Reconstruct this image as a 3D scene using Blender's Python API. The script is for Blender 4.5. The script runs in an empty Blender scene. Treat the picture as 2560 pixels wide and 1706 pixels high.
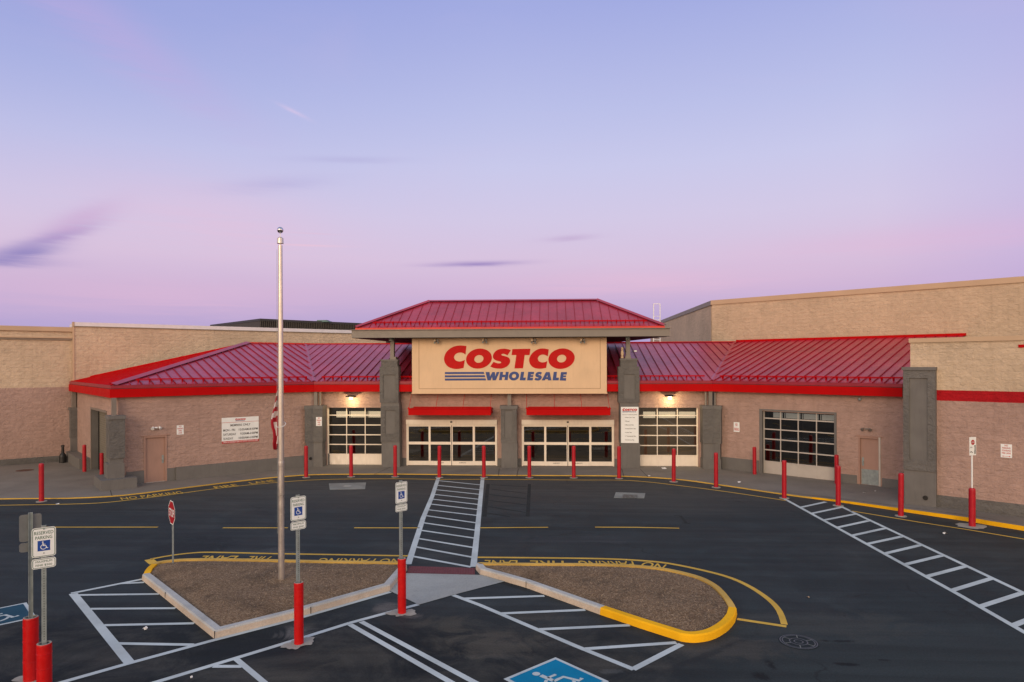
import bpy, math, random
from mathutils import Vector, Matrix
random.seed(7)
S = bpy.context.scene
COL = S.collection
R = math.radians

# ------------------------------------------------------------------ camera model (survey of the site)
F, H, HC, YAW, ROLL = 1683, 911.4, 5.3, .0555, -.0034
def ray(px, py):
    x = (px-1280)/F; z = -(py-H)/F
    c, s = math.cos(ROLL), math.sin(ROLL)
    x, z = c*x-s*z, s*x+c*z
    c, s = math.cos(YAW), math.sin(YAW)
    return (c*x-s, s*x+c, z)
def G(px, py, z=0):
    r = ray(px, py); t = (z-HC)/r[2]; return Vector((r[0]*t, r[1]*t, z))
def onY(px, py, Y):
    r = ray(px, py); t = Y/r[1]; return Vector((r[0]*t, Y, HC+r[2]*t))
def onP(px, py, A, d):
    r = ray(px, py); t = (A[0]*d[1]-A[1]*d[0])/(r[0]*d[1]-r[1]*d[0])
    return Vector((r[0]*t, r[1]*t, HC+r[2]*t))
V = Vector
UP = V((0, 0, 1))

# ------------------------------------------------------------------ materials
def newmat(name):
    m = bpy.data.materials.new(name); m.use_nodes = True
    nt = m.node_tree; b = nt.nodes['Principled BSDF']
    return m, nt, b
def nd(nt, t, **k):
    n = nt.nodes.new(t)
    for a, v in k.items():
        if a in n.inputs: n.inputs[a].default_value = v
        else: setattr(n, a, v)
    return n
def coords(nt, kind='Object', scale=None):
    tc = nt.nodes.new('ShaderNodeTexCoord')
    if scale is None: return tc.outputs[kind]
    mp = nt.nodes.new('ShaderNodeMapping'); mp.inputs['Scale'].default_value = scale
    nt.links.new(tc.outputs[kind], mp.inputs['Vector']); return mp.outputs['Vector']
def noise(nt, vec, scale, detail=4, rough=.55, dist=0):
    n = nt.nodes.new('ShaderNodeTexNoise'); n.inputs['Scale'].default_value = scale
    n.inputs['Detail'].default_value = detail; n.inputs['Roughness'].default_value = rough
    n.inputs['Distortion'].default_value = dist
    nt.links.new(vec, n.inputs['Vector']); return n.outputs['Fac']
def ramp(nt, fac, stops, interp='LINEAR'):
    r = nt.nodes.new('ShaderNodeValToRGB'); cr = r.color_ramp; cr.interpolation = interp
    while len(cr.elements) < len(stops): cr.elements.new(0.5)
    for e, (p, c) in zip(cr.elements, stops):
        e.position = p; e.color = (*c, 1) if len(c) == 3 else c
    nt.links.new(fac, r.inputs['Fac']); return r.outputs['Color']
def gray(v): return (v, v, v)
def mix(nt, fac, a, b, mode='MIX'):
    m = nt.nodes.new('ShaderNodeMix'); m.data_type = 'RGBA'; m.blend_type = mode
    for sock, v in ((m.inputs[0], fac), (m.inputs[6], a), (m.inputs[7], b)):
        if hasattr(v, 'links') or hasattr(v, 'is_linked'): nt.links.new(v, sock)
        elif isinstance(v, (int, float)): sock.default_value = v
        else: sock.default_value = (*v, 1)
    return m.outputs[2]
def mth(nt, op, a, b=None, clamp=False):
    m = nt.nodes.new('ShaderNodeMath'); m.operation = op; m.use_clamp = clamp
    for i, v in enumerate((a, b)):
        if v is None: continue
        if isinstance(v, (int, float)): m.inputs[i].default_value = v
        else: nt.links.new(v, m.inputs[i])
    return m.outputs[0]
def bump(nt, b, h, strength=.4, dist=.02):
    n = nt.nodes.new('ShaderNodeBump'); n.inputs['Strength'].default_value = strength
    n.inputs['Distance'].default_value = dist
    nt.links.new(h, n.inputs['Height']); nt.links.new(n.outputs[0], b.inputs['Normal'])
def plain(name, c, rough=.5, metal=0, var=.12, scale=3, bmp=0, coat=0, spec=.5, grime=0):
    m, nt, b = newmat(name)
    v = coords(nt); f = noise(nt, v, scale, 5)
    col = ramp(nt, f, [(.3, tuple(x*(1-var) for x in c)), (.7, tuple(min(1, x*(1+var)) for x in c))])
    if grime:
        g = noise(nt, coords(nt, 'Object', (9, 9, 1.2)), 1.3, 6, .65)
        g = ramp(nt, g, [(.5, gray(0)), (.72, gray(grime))])
        col = mix(nt, g, col, tuple(x*.45+.02 for x in c))
    nt.links.new(col, b.inputs['Base Color'])
    b.inputs['Metallic'].default_value = metal
    b.inputs['Specular IOR Level'].default_value = spec
    rr = ramp(nt, noise(nt, v, scale*4, 3), [(.3, gray(max(0, rough-.07))), (.7, gray(min(1, rough+.09)))])
    nt.links.new(rr, b.inputs['Roughness'])
    if coat: b.inputs['Coat Weight'].default_value = coat; b.inputs['Coat Roughness'].default_value = .15
    if bmp: bump(nt, b, noise(nt, v, 25, 6), bmp, .01)
    return m
def block(name, bands, bh=.2, bw=.4, rough_face=1.0, joint=.35, dirt=.3):
    """split-face concrete block, painted in horizontal bands [(z_top, colour)...]"""
    m, nt, b = newmat(name)
    tc = nt.nodes.new('ShaderNodeTexCoord'); uv = tc.outputs['UV']
    geo = nt.nodes.new('ShaderNodeNewGeometry'); sp = nt.nodes.new('ShaderNodeSeparateXYZ')
    nt.links.new(geo.outputs['Position'], sp.inputs[0])
    base = bands[-1][1]
    col = None
    wob = mth(nt, 'MULTIPLY', mth(nt, 'SUBTRACT', noise(nt, uv, 6, 2), .5), .02)
    z = mth(nt, 'ADD', sp.outputs['Z'], wob)
    prev = base
    for zt, c in reversed(bands[:-1]):
        f = mth(nt, 'LESS_THAN', z, zt)
        prev = mix(nt, f, prev, c)
    br = nt.nodes.new('ShaderNodeTexBrick'); nt.links.new(uv, br.inputs['Vector'])
    br.inputs['Scale'].default_value = 1; br.inputs['Brick Width'].default_value = bw
    br.inputs['Row Height'].default_value = bh; br.inputs['Mortar Size'].default_value = .007
    br.inputs['Mortar Smooth'].default_value = .6; br.inputs['Bias'].default_value = 0
    br.inputs['Color1'].default_value = (.86, .86, .86, 1); br.inputs['Color2'].default_value = (1.08, 1.08, 1.08, 1)
    br.inputs['Mortar'].default_value = (.8, .8, .8, 1)
    nbig = noise(nt, uv, .35, 5, .6); nmid = noise(nt, uv, 3.2, 5, .6)
    t = mix(nt, .18, prev, br.outputs['Color'], 'MULTIPLY')
    t = mix(nt, 1, t, ramp(nt, nbig, [(.3, gray(.86)), (.7, gray(1.12))]), 'MULTIPLY')
    t = mix(nt, 1, t, ramp(nt, nmid, [(.25, gray(.88)), (.6, gray(1.05))]), 'MULTIPLY')
    # streaks running down and dirt near the ground
    st = nt.nodes.new('ShaderNodeMapping'); st.inputs['Scale'].default_value = (3, .22, 1)
    nt.links.new(uv, st.inputs['Vector'])
    sf = ramp(nt, noise(nt, st.outputs[0], 1.2, 6, .65), [(.52, gray(0)), (.75, gray(dirt))])
    t = mix(nt, sf, t, mix(nt, 1, t, (.6, .58, .56), 'MULTIPLY'))
    gz = mth(nt, 'MULTIPLY', mth(nt, 'SUBTRACT', .35, sp.outputs['Z'], True), 1.2, True)
    t = mix(nt, gz, t, mix(nt, 1, t, (.55, .54, .53), 'MULTIPLY'))
    nt.links.new(t, b.inputs['Base Color'])
    b.inputs['Roughness'].default_value = .82; b.inputs['Specular IOR Level'].default_value = .3
    h = mth(nt, 'MULTIPLY', br.outputs['Fac'], -joint*.6)
    # chipped faces: lumps stretched along the course
    mp = nt.nodes.new('ShaderNodeMapping'); mp.inputs['Scale'].default_value = (3.4, 4.4, 1)
    nt.links.new(uv, mp.inputs['Vector'])
    a = noise(nt, mp.outputs[0], 1.5, 7, .62, .4)
    a2 = noise(nt, uv, 24, 4, .6)
    h = mth(nt, 'ADD', h, mth(nt, 'MULTIPLY', a, 2.0*rough_face))
    h = mth(nt, 'ADD', h, mth(nt, 'MULTIPLY', a2, .35*rough_face))
    bump(nt, b, h, .75, .05)
    return m

TAN, PINK, GREY = (.60, .47, .335), (.425, .290, .242), (.145, .140, .132)
M = {}
M['block'] = block('painted split face block', [(4.13, PINK), (99, TAN)])
M['block_pink'] = block('rose painted block wall', [(99, PINK)])
M['block_band'] = block('wall with red band', [(3.94, PINK), (4.32, (.42, .004, .010)), (99, TAN)], bh=.2)
M['block_grey'] = block('grey painted block', [(99, GREY)], joint=.15, dirt=.15)
M['block_tan'] = block('tan painted block', [(99, (.58, .445, .31))])
M['grey'] = plain('grey painted masonry', GREY, .7, var=.1, scale=2, bmp=.25, grime=.35)
M['greymetal'] = plain('grey painted steel', (.20, .178, .155), .42, var=.06, scale=1.2, grime=.12)
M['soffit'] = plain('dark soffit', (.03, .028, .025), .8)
M['stucco'] = plain('cream stucco', (.72, .52, .325), .75, var=.05, scale=1.1, bmp=.12, grime=.12)
M['groove'] = plain('stucco groove', (.42, .28, .17), .8)
M['red'] = plain('red enamel', (.47, .001, .002), .55, var=.08, scale=1.5, grime=.0, spec=.10)
M['redorange'] = plain('faded red trim', (.60, .025, .015), .45, var=.12, scale=1.5, grime=.10)
M['logo_red'] = plain('logo red', (.50, .004, .004), .6, spec=.2, var=.08, scale=5)
M['logo_blue'] = plain('logo blue', (.028, .06, .22), .55, var=.10, scale=5)
M['stucco_white'] = plain('door cream paint', (.84, .76, .64), .4, var=.05, scale=2, grime=.18)
M['alu'] = plain('aluminium panel', (.55, .52, .47), .38, metal=.35, var=.06, scale=2, bmp=.10)
M['galv'] = plain('galvanised steel', (.28, .33, .33), .5, metal=.3, var=.18, scale=8)
M['backplate'] = plain('bare aluminium sheet', (.17, .185, .19), .5, metal=.3, var=.12, scale=5)
M['chrome'] = plain('polished metal', (.62, .62, .66), .08, metal=1, var=.03)
M['pole'] = plain('brushed aluminium pole', (.62, .58, .54), .34, metal=.8, var=.04, scale=1.5)
M['doorpink'] = plain('pink painted door', (.37, .225, .175), .5, var=.05, scale=2, grime=.2)
M['white'] = plain('white sheet', (.82, .86, .85), .5, var=.04, scale=4)
M['whitepaint'] = plain('white pipe', (.88, .88, .92), .5, var=.05)
M['black'] = plain('black plastic', (.012, .012, .012), .45)
M['dark'] = plain('dark grey metal', (.03, .03, .028), .5)
M['greentext'] = plain('green sign ink', (.012, .10, .045), .5)
M['signblue'] = plain('blue sign ink', (.005, .06, .33), .45)
M['redtext'] = plain('red sign ink', (.50, .015, .012), .5)
M['stopred'] = plain('stop sign red', (.40, .006, .012), .4)
M['blacktext'] = plain('black sign ink', (.02, .02, .02), .5)
M['greyroof'] = plain('brown ribbed cladding', (.05, .043, .035), .6)
M['teal'] = plain('teal hood', (.10, .19, .19), .6)
M['copingwhite'] = plain('white roof edge', (.72, .70, .74), .55, var=.05)
M['copingtan'] = plain('tan coping', (.52, .37, .24), .5, var=.06, scale=.8)
M['copinggrey'] = plain('grey coping', (.25, .21, .165), .5)
M['bollard'] = plain('bollard red', (.52, .002, .003), .4, var=.10, scale=4, grime=.22, spec=.4)
M['bollard_far'] = plain('bollard red far', (.42, .002, .014), .4, var=.12, scale=4, grime=.2)
M['paper'] = plain('paper', (.75, .75, .75), .7)
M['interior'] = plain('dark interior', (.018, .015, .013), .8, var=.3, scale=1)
M['interior_warm'] = plain('brown interior', (.42, .34, .26), .8, var=.2, scale=.7)
M['interior_pale_glow'] = plain('pale panel with painted glow', (.80, .70, .52), .6)
M['interior_pale_glow'].node_tree.nodes['Principled BSDF'].inputs['Emission Color'].default_value = (1, .82, .58, 1)
M['interior_pale_glow'].node_tree.nodes['Principled BSDF'].inputs['Emission Strength'].default_value = .9  # emission paints the lamp's reflected light onto the panel, which is no lamp
M['flagwhite'] = plain('flag white', (.62, .56, .56), .8)
M['flagred'] = plain('flag red', (.36, .006, .02), .8)
M['flagblue'] = plain('flag navy', (.02, .022, .08), .8)
M['rust'] = plain('rusty lid', (.10, .045, .03), .8, var=.3, scale=12)
M['owl'] = plain('beige plaster', (.55, .42, .28), .7, var=.2, scale=20)

# standing seam roof: glossy red coat that picks up the sky
def roofmat(name, c, rough):
    m, nt, b = newmat(name); v = coords(nt)
    f = noise(nt, v, .8, 4)
    col = ramp(nt, f, [(.3, tuple(x*.8 for x in c)), (.7, tuple(x*1.2 for x in c))])
    nt.links.new(col, b.inputs['Base Color'])
    nt.links.new(ramp(nt, noise(nt, v, 5, 5), [(.3, gray(rough-.05)), (.7, gray(rough+.08))]), b.inputs['Roughness'])
    b.inputs['Metallic'].default_value = .15
    b.inputs['Coat Weight'].default_value = .23; b.inputs['Coat Roughness'].default_value = rough
    bump(nt, b, noise(nt, coords(nt, 'Object', (1, 1, 1)), 1.7, 3), .12, .03)
    return m
M['roof'] = roofmat('red standing seam roof', (.43, .034, .068), .34)
M['seam'] = plain('seam red', (.30, .003, .012), .45, spec=.3)
M['gutter'] = plain('crimson gutter', (.30, .008, .030), .4, var=.1)
M['roofbright'] = plain('bright red metal sheet', (.50, .001, .003), .7, var=.08, spec=.05)

# glass: reflects and lets the dark room show through
def glassmat(name, tint, refl):
    m, nt, b = newmat(name); nt.nodes.remove(b)
    out = [n for n in nt.nodes if n.type == 'OUTPUT_MATERIAL'][0]
    g = nt.nodes.new('ShaderNodeBsdfGlossy'); g.inputs['Roughness'].default_value = .02
    g.inputs['Color'].default_value = (1, .97, .92, 1)
    t = nt.nodes.new('ShaderNodeBsdfTransparent'); t.inputs['Color'].default_value = (*tint, 1)
    fr = nt.nodes.new('ShaderNodeFresnel'); fr.inputs['IOR'].default_value = 1.55
    f = mth(nt, 'ADD', fr.outputs[0], refl, True)
    mx = nt.nodes.new('ShaderNodeMixShader')
    nt.links.new(f, mx.inputs[0]); nt.links.new(t.outputs[0], mx.inputs[1]); nt.links.new(g.outputs[0], mx.inputs[2])
    nt.links.new(mx.outputs[0], out.inputs['Surface'])
    bm = nt.nodes.new('ShaderNodeBump'); bm.inputs['Strength'].default_value = .05; bm.inputs['Distance'].default_value = .02
    nt.links.new(noise(nt, coords(nt), .9, 2), bm.inputs['Height']); nt.links.new(bm.outputs[0], g.inputs['Normal'])
    return m
M['glass'] = glassmat('tinted glass', (.55, .55, .52), .11)

M['interior_dim_glow'] = plain('grey panel with painted glow', (.6, .6, .58), .6)
M['interior_dim_glow'].node_tree.nodes['Principled BSDF'].inputs['Emission Color'].default_value = (1, .95, .88, 1)
M['interior_dim_glow'].node_tree.nodes['Principled BSDF'].inputs['Emission Strength'].default_value = .22  # weak emission puts brightness into the panel itself; no source there
def emit(name, c, s):
    m, nt, b = newmat(name)
    b.inputs['Emission Color'].default_value = (*c, 1); b.inputs['Emission Strength'].default_value = s
    return m
M['lamp'] = emit('warm lamp glass', (1, .72, .34), 4)
M['taillight'] = emit('orange lamp', (1, .22, .03), 2.0)

# asphalt -------------------------------------------------------
def asphalt():
    m, nt, b = newmat('asphalt'); v = coords(nt)
    big = noise(nt, v, .11, 5, .6, .5)
    mid = noise(nt, v, .9, 7, .68, .6)
    fine = noise(nt, v, 26, 5, .75)
    col = ramp(nt, big, [(.30, (.0200, .0300, .0345)), (.5, (.0285, .0370, .0405)), (.70, (.044, .0500, .0500))])
    col = mix(nt, 1, col, ramp(nt, mid, [(.28, gray(.66)), (.5, gray(1.0)), (.72, gray(1.45))]), 'MULTIPLY')
    # brownish dusty wear in the parking bays, darker sealcoat
    geo = nt.nodes.new('ShaderNodeNewGeometry'); sp = nt.nodes.new('ShaderNodeSeparateXYZ')
    nt.links.new(geo.outputs['Position'], sp.inputs[0])
    wob = mth(nt, 'MULTIPLY', noise(nt, v, .35, 4), 3.0)
    yy = mth(nt, 'ADD', sp.outputs['Y'], wob)
    bay = ramp(nt, mth(nt, 'DIVIDE', yy, 40), [(.36, gray(1)), (.41, gray(0))])
    near = mix(nt, ramp(nt, noise(nt, v, .55, 6, .7, .8), [(.44, gray(0)), (.66, gray(1))]), (.0062, .0095, .0110), (.056, .055, .047))
    near = mix(nt, ramp(nt, mth(nt, 'DIVIDE', mth(nt, 'ADD', sp.outputs['X'], wob), 20), [(.10, gray(0)), (.30, gray(1))]), near, (.0280, .0385, .0400))
    col = mix(nt, bay, col, mix(nt, .8, col, near))
    # browner strip close to the shop front
    far = ramp(nt, mth(nt, 'DIVIDE', yy, 40), [(.62, gray(0)), (.72, gray(.8))])
    col = mix(nt, far, col, (.060, .0625, .060))
    cr_ = nt.nodes.new('ShaderNodeTexVoronoi'); cr_.feature = 'DISTANCE_TO_EDGE'; cr_.inputs['Scale'].default_value = .23
    dv = nt.nodes.new('ShaderNodeVectorMath'); dv.operation = 'ADD'; nn = nt.nodes.new('ShaderNodeTexNoise'); nn.inputs['Scale'].default_value = 1.1; nn.inputs['Detail'].default_value = 6; nt.links.new(v, nn.inputs['Vector']); nt.links.new(nn.outputs['Color'], dv.inputs[0]); nt.links.new(v, dv.inputs[1]); nt.links.new(dv.outputs[0], cr_.inputs['Vector'])
    ck = ramp(nt, cr_.outputs['Distance'], [(.0, gray(1)), (.006, gray(0))])
    ck = mth(nt, 'MULTIPLY', ck, ramp(nt, noise(nt, v, .3, 3), [(.52, gray(0)), (.6, gray(.55))]))
    col = mix(nt, ck, col, (.009, .010, .011))
    cloud = noise(nt, v, 1.3, 8, .72, 1.0); cl2 = noise(nt, v, 3.5, 6, .7, .6)
    def patch(px, py, rx, ry, c, amt, lo=.42, hi=.60, ang=0, nz=None):
        global _dummy
        p = G(px, py); dx = mth(nt, 'SUBTRACT', sp.outputs['X'], p.x); dy = mth(nt, 'SUBTRACT', sp.outputs['Y'], p.y)
        ca, sa = math.cos(R(ang)), math.sin(R(ang))
        u = mth(nt, 'ADD', mth(nt, 'MULTIPLY', dx, ca/rx), mth(nt, 'MULTIPLY', dy, sa/rx)); w_ = mth(nt, 'SUBTRACT', mth(nt, 'MULTIPLY', dy, ca/ry), mth(nt, 'MULTIPLY', dx, sa/ry))
        e = mth(nt, 'EXPONENT', mth(nt, 'MULTIPLY', mth(nt, 'ADD', mth(nt, 'MULTIPLY', u, u), mth(nt, 'MULTIPLY', w_, w_)), -1))
        f = mth(nt, 'MULTIPLY', ramp(nt, mth(nt, 'ADD', mth(nt, 'MULTIPLY', nz or cloud, 1.0), mth(nt, 'MULTIPLY', mth(nt, 'SUBTRACT', e, .5), .30)), [(lo, gray(0)), (hi, gray(amt))]), ramp(nt, e, [(.05, gray(0)), (.4, gray(1))]))
        return mix(nt, f, col, c)
    BR = (.074, .070, .057); PALE = (.13, .125, .118); DK = (.007, .009, .010)
    for a_ in ((1230, 1610, 1.0, .7, BR, .8), (1120, 1560, .7, .45, BR, .6), (900, 1640, 1.0, .5, BR, .4), (700, 1690, .9, .4, BR, .35), (1330, 1540, .7, .3, BR, .5), (1800, 1620, 1.2, .5, (.062, .060, .052), .7, .40, .55), (2050, 1560, 2.2, .8, (.052, .056, .052), .5), (560, 1380, 2.5, .6, (.045, .055, .062), .5), (1550, 1660, .9, .4, BR, .4),
               (745, 1585, .42, .35, PALE, .75), (965, 1520, .34, .34, PALE, .8), (1023, 1540, .3, .2, PALE, .6), (690, 1382, .8, .5, (.070, .078, .082), .55), (1420, 1350, 2.0, .5, (.045, .053, .06), .5), (260, 1640, .8, .4, BR, .3), (480, 1370, 1.2, 1.2, (.018, .024, .028), .8, .40, .5), (900, 1260, 2.5, 1.0, (.050, .052, .052), .6)):
        col = patch(*a_)
    for a_ in ((1930, 1666, .10, .22, DK, .9), (1900, 1690, .12, .2, DK, .9), (2100, 1603, .30, .07, DK, .8), (2113, 1661, .22, .07, DK, .9), (2210, 1650, .1, .06, DK, .6), (1530, 1680, .2, .1, (.1, .11, .11), .5), (1280, 1465, 1.4, .10, DK, .5, .4, .6, -38), (1000, 1640, 1.8, .10, DK, .5, .4, .6, -45), (1760, 1640, 1.6, .10, (.018, .023, .025), .7, .4, .6, 40)):
        col = patch(*a_, nz=cl2)
    # long faint sweeping tyre tracks
    mp = nt.nodes.new('ShaderNodeMapping'); mp.inputs['Scale'].default_value = (.16, 2.2, 1); mp.inputs['Rotation'].default_value = (0, 0, .12)
    nt.links.new(v, mp.inputs['Vector'])
    tr = ramp(nt, noise(nt, mp.outputs[0], 1.0, 4, .6, .6), [(.4, gray(.85)), (.62, gray(1.12))])
    col = mix(nt, 1, col, tr, 'MULTIPLY')
    col = mix(nt, 1, col, ramp(nt, fine, [(.3, gray(.72)), (.62, gray(1.15)), (.8, gray(1.5))]), 'MULTIPLY')
    # stains
    so = ramp(nt, noise(nt, v, .42, 7, .72, 1.2), [(.66, gray(0)), (.71, gray(.75))])
    col = mix(nt, so, col, (.008, .009, .011))
    nt.links.new(col, b.inputs['Base Color'])
    nt.links.new(ramp(nt, mid, [(.3, gray(.7)), (.7, gray(.9))]), b.inputs['Roughness'])
    b.inputs['Specular IOR Level'].default_value = .22
    bump(nt, b, noise(nt, v, 70, 4, .8), .35, .006)
    return m
M['asphalt'] = asphalt()
def paint(name, c, wear=.35):
    m, nt, b = newmat(name); v = coords(nt)
    f = ramp(nt, noise(nt, v, 9, 7, .8), [(.60, gray(0)), (.74, gray(wear*2))])
    g = ramp(nt, noise(nt, v, .9, 4), [(.3, gray(.80)), (.7, gray(1.1))])
    col = mix(nt, 1, mix(nt, f, c, (.05, .05, .055)), g, 'MULTIPLY')
    nt.links.new(col, b.inputs['Base Color']); b.inputs['Roughness'].default_value = .8; b.inputs['Specular IOR Level'].default_value = .15
    bump(nt, b, noise(nt, v, 60, 4, .8), .3, .005)
    return m
M['p_white'] = paint('white line paint', (.52, .59, .60), .4)
M['p_yellow'] = paint('yellow line paint', (.66, .42, .075), .4)
M['p_yellow_bright'] = paint('yellow kerb paint', (.90, .47, .010), .2)
M['p_yellow_kerb'] = paint('weathered yellow kerb paint', (.62, .40, .10), .35)
M['p_blue'] = paint('blue bay paint', (.0, .21, .40), .2)
M['p_blue_old'] = paint('worn blue bay paint', (.02, .075, .12), .45)
M['p_black'] = plain('blackout paint', (.027, .032, .033), .85, var=.15, spec=.15)
def concrete(name, c, sc=1.0):
    m, nt, b = newmat(name); v = coords(nt)
    col = ramp(nt, noise(nt, v, .5*sc, 6, .6, .4), [(.3, tuple(x*.78 for x in c)), (.7, tuple(x*1.15 for x in c))])
    col = mix(nt, 1, col, ramp(nt, noise(nt, v, 30, 5, .8), [(.3, gray(.78)), (.7, gray(1.15))]), 'MULTIPLY')
    s = ramp(nt, noise(nt, v, 1.6, 7, .75, .8), [(.58, gray(0)), (.74, gray(.55))])
    col = mix(nt, s, col, tuple(x*.55 for x in c))
    nt.links.new(col, b.inputs['Base Color']); b.inputs['Roughness'].default_value = .85
    bump(nt, b, noise(nt, v, 50, 5, .8), .3, .006)
    return m
M['sidewalk'] = concrete('sidewalk concrete', (.205, .182, .155))
M['ramp'] = concrete('ramp concrete', (.34, .36, .345))
M['kerb'] = concrete('kerb concrete', (.54, .46, .37), 2)
M['kerb_top'] = concrete('kerb top concrete', (.46, .47, .45), 2)
M['footing'] = concrete('footing concrete', (.34, .33, .29), 3)
M['joint'] = plain('joint', (.05, .042, .035), .9)
M['drainslab'] = concrete('drain slab', (.23, .245, .225), 3)
M['tactile'] = plain('brick red tactile mat', (.13, .03, .035), .7, var=.15, scale=6)
def mulch():
    m, nt, b = newmat('wood mulch'); v = coords(nt)
    n1 = nt.nodes.new('ShaderNodeTexVoronoi'); n1.inputs['Scale'].default_value = 38
    mp = nt.nodes.new('ShaderNodeMapping'); mp.inputs['Scale'].default_value = (1, 1.8, 1)
    nt.links.new(v, mp.inputs['Vector']); nt.links.new(mp.outputs[0], n1.inputs['Vector'])
    sep = nt.nodes.new('ShaderNodeSeparateColor'); nt.links.new(n1.outputs['Color'], sep.inputs[0])
    col = ramp(nt, sep.outputs[0], [(0, (.13, .080, .044)), (.6, (.25, .168, .098)), (.9, (.33, .235, .145)), (1, (.42, .32, .21))])
    col = mix(nt, 1, col, ramp(nt, noise(nt, v, 1.1, 6, .7), [(.34, gray(.55)), (.52, gray(1.1))]), 'MULTIPLY')
    nt.links.new(col, b.inputs['Base Color']); b.inputs['Roughness'].default_value = .95
    bump(nt, b, mth(nt, 'ADD', n1.outputs['Distance'], noise(nt, v, 40, 5, .8)), .9, .03)
    return m
M['mulch'] = mulch()
M['chip_a'] = plain('pale wood chips', (.38, .275, .17), .9, var=.5, scale=30)
M['chip_b'] = plain('dark wood chips', (.19, .122, .07), .9, var=.5, scale=30)

# ------------------------------------------------------------------ mesh builder
class MB:
    def __init__(s): s.v = []; s.f = []; s.m = []; s.mats = []; s.sm = []
    def mi(s, mat):
        mat = M[mat] if isinstance(mat, str) else mat
        if mat not in s.mats: s.mats.append(mat)
        return s.mats.index(mat)
    def face(s, pts, mat, smooth=False):
        i = len(s.v); s.v += [tuple(p) for p in pts]; s.f.append(list(range(i, i+len(pts)))); s.m.append(s.mi(mat)); s.sm.append(smooth)
    def raw(s, vs, fs, mat, smooth=False):
        i = len(s.v); s.v += [tuple(p) for p in vs]; k = s.mi(mat)
        for f in fs: s.f.append([i+j for j in f]); s.m.append(k); s.sm.append(smooth)
    def prism(s, poly, z0, z1, mat, top=None, cap_bottom=True):
        """poly: list of (x,y); z0,z1 numbers or lists"""
        n = len(poly); a = sum(poly[i][0]*poly[(i+1) % n][1]-poly[(i+1) % n][0]*poly[i][1] for i in range(n))
        if a < 0: poly = poly[::-1]
        vs = [(p[0], p[1], z0) for p in poly]+[(p[0], p[1], z1) for p in poly]
        s.raw(vs, [[i, (i+1) % n, n+(i+1) % n, n+i] for i in range(n)], mat)
        s.raw(vs, [list(range(n, 2*n))], top or mat)
        if cap_bottom: s.raw(vs, [list(range(n))[::-1]], mat)
    def box(s, o, x, y, z, mat, c=0):
        """o corner; x,y,z edge vectors, chamfer c via inset of four vertical edges ignored"""
        o, x, y, z = V(o), V(x), V(y), V(z)
        if x.cross(y).dot(z) < 0: x, y = y, x
        P = [o, o+x, o+x+y, o+y, o+z, o+x+z, o+x+y+z, o+y+z]
        s.raw(P, [[0, 3, 2, 1], [4, 5, 6, 7], [0, 1, 5, 4], [1, 2, 6, 5], [2, 3, 7, 6], [3, 0, 4, 7]], mat)
    def cyl(s, a, b, r0, r1=None, n=16, mat='grey', smooth=True, caps=True):
        a, b = V(a), V(b); r1 = r0 if r1 is None else r1
        ax = (b-a).normalized(); u = ax.cross(V((0, 0, 1)) if abs(ax.z) < .9 else V((1, 0, 0))).normalized(); w = ax.cross(u)
        vs = []
        for c, r in ((a, r0), (b, r1)):
            for i in range(n):
                t = 2*math.pi*i/n; vs.append(c+u*(r*math.cos(t))+w*(r*math.sin(t)))
        s.raw(vs, [[i, (i+1) % n, n+(i+1) % n, n+i] for i in range(n)], mat, smooth)
        if caps: s.raw(vs, [list(range(n))[::-1], list(range(n, 2*n))], mat)
    def lathe(s, c, prof, n=20, mat='grey', mats=None):
        c = V(c); vs = []
        for r, z in prof:
            for i in range(n):
                t = 2*math.pi*i/n; vs.append(c+V((r*math.cos(t), r*math.sin(t), z)))
        for k in range(len(prof)-1):
            i0 = len(s.v)
            s.raw([vs[k*n+i] for i in range(n)]+[vs[(k+1)*n+i] for i in range(n)], [[i, (i+1) % n, n+(i+1) % n, n+i] for i in range(n)], mats[k] if mats else mat, True)
    def tube(s, pts, r, n=8, mat='grey'):
        for a, b in zip(pts, pts[1:]): s.cyl(a, b, r, r, n, mat)
    def sphere(s, c, r, mat, n=16, sz=1):
        prof = [(max(1e-4, r*math.sin(math.pi*i/n)), -r*sz*math.cos(math.pi*i/n)) for i in range(n+1)]
        s.lathe(c, prof, n, mat)
    def strip(s, pts, w, z, mat, closed=False):
        """flat painted strip of width w following pts"""
        P = [V((p[0], p[1], 0)) for p in pts]; n = len(P); L = []
        for i in range(n):
            a = P[i-1] if (i > 0 or closed) else None; b = P[(i+1) % n] if (i < n-1 or closed) else None
            d1 = (P[i]-a).normalized() if a is not None else None; d2 = (b-P[i]).normalized() if b is not None else None
            d = ((d1 or V((0, 0, 0)))+(d2 or V((0, 0, 0)))).normalized(); nn = V((-d.y, d.x, 0))
            k = 1/max(.5, nn.dot(V((-d1.y, d1.x, 0)))) if d1 is not None else 1
            ww = w[i] if isinstance(w, (list, tuple)) else w
            L.append((P[i]+nn*ww/2*k, P[i]-nn*ww/2*k))
        zz = z if isinstance(z, (list, tuple)) else [z]*n
        for i in range(n-1 if not closed else n):
            j = (i+1) % n
            q = [L[i][1], L[j][1], L[j][0], L[i][0]]; zs = [zz[i], zz[j], zz[j], zz[i]]
            s.face([(p.x, p.y, h) for p, h in zip(q, zs)], mat)
    def glyphs(s, contours, fn, mat):
        """filled 2-D contours mapped by fn(x,y)->3D"""
        cu = bpy.data.curves.new('tmp', 'CURVE'); cu.dimensions = '2D'; cu.fill_mode = 'BOTH'
        for c in contours:
            sp = cu.splines.new('POLY'); sp.points.add(len(c)-1); sp.use_cyclic_u = True
            for p, q in zip(sp.points, c): p.co = (q[0], q[1], 0, 1)
        s._from_obj(cu, fn, mat)
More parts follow.
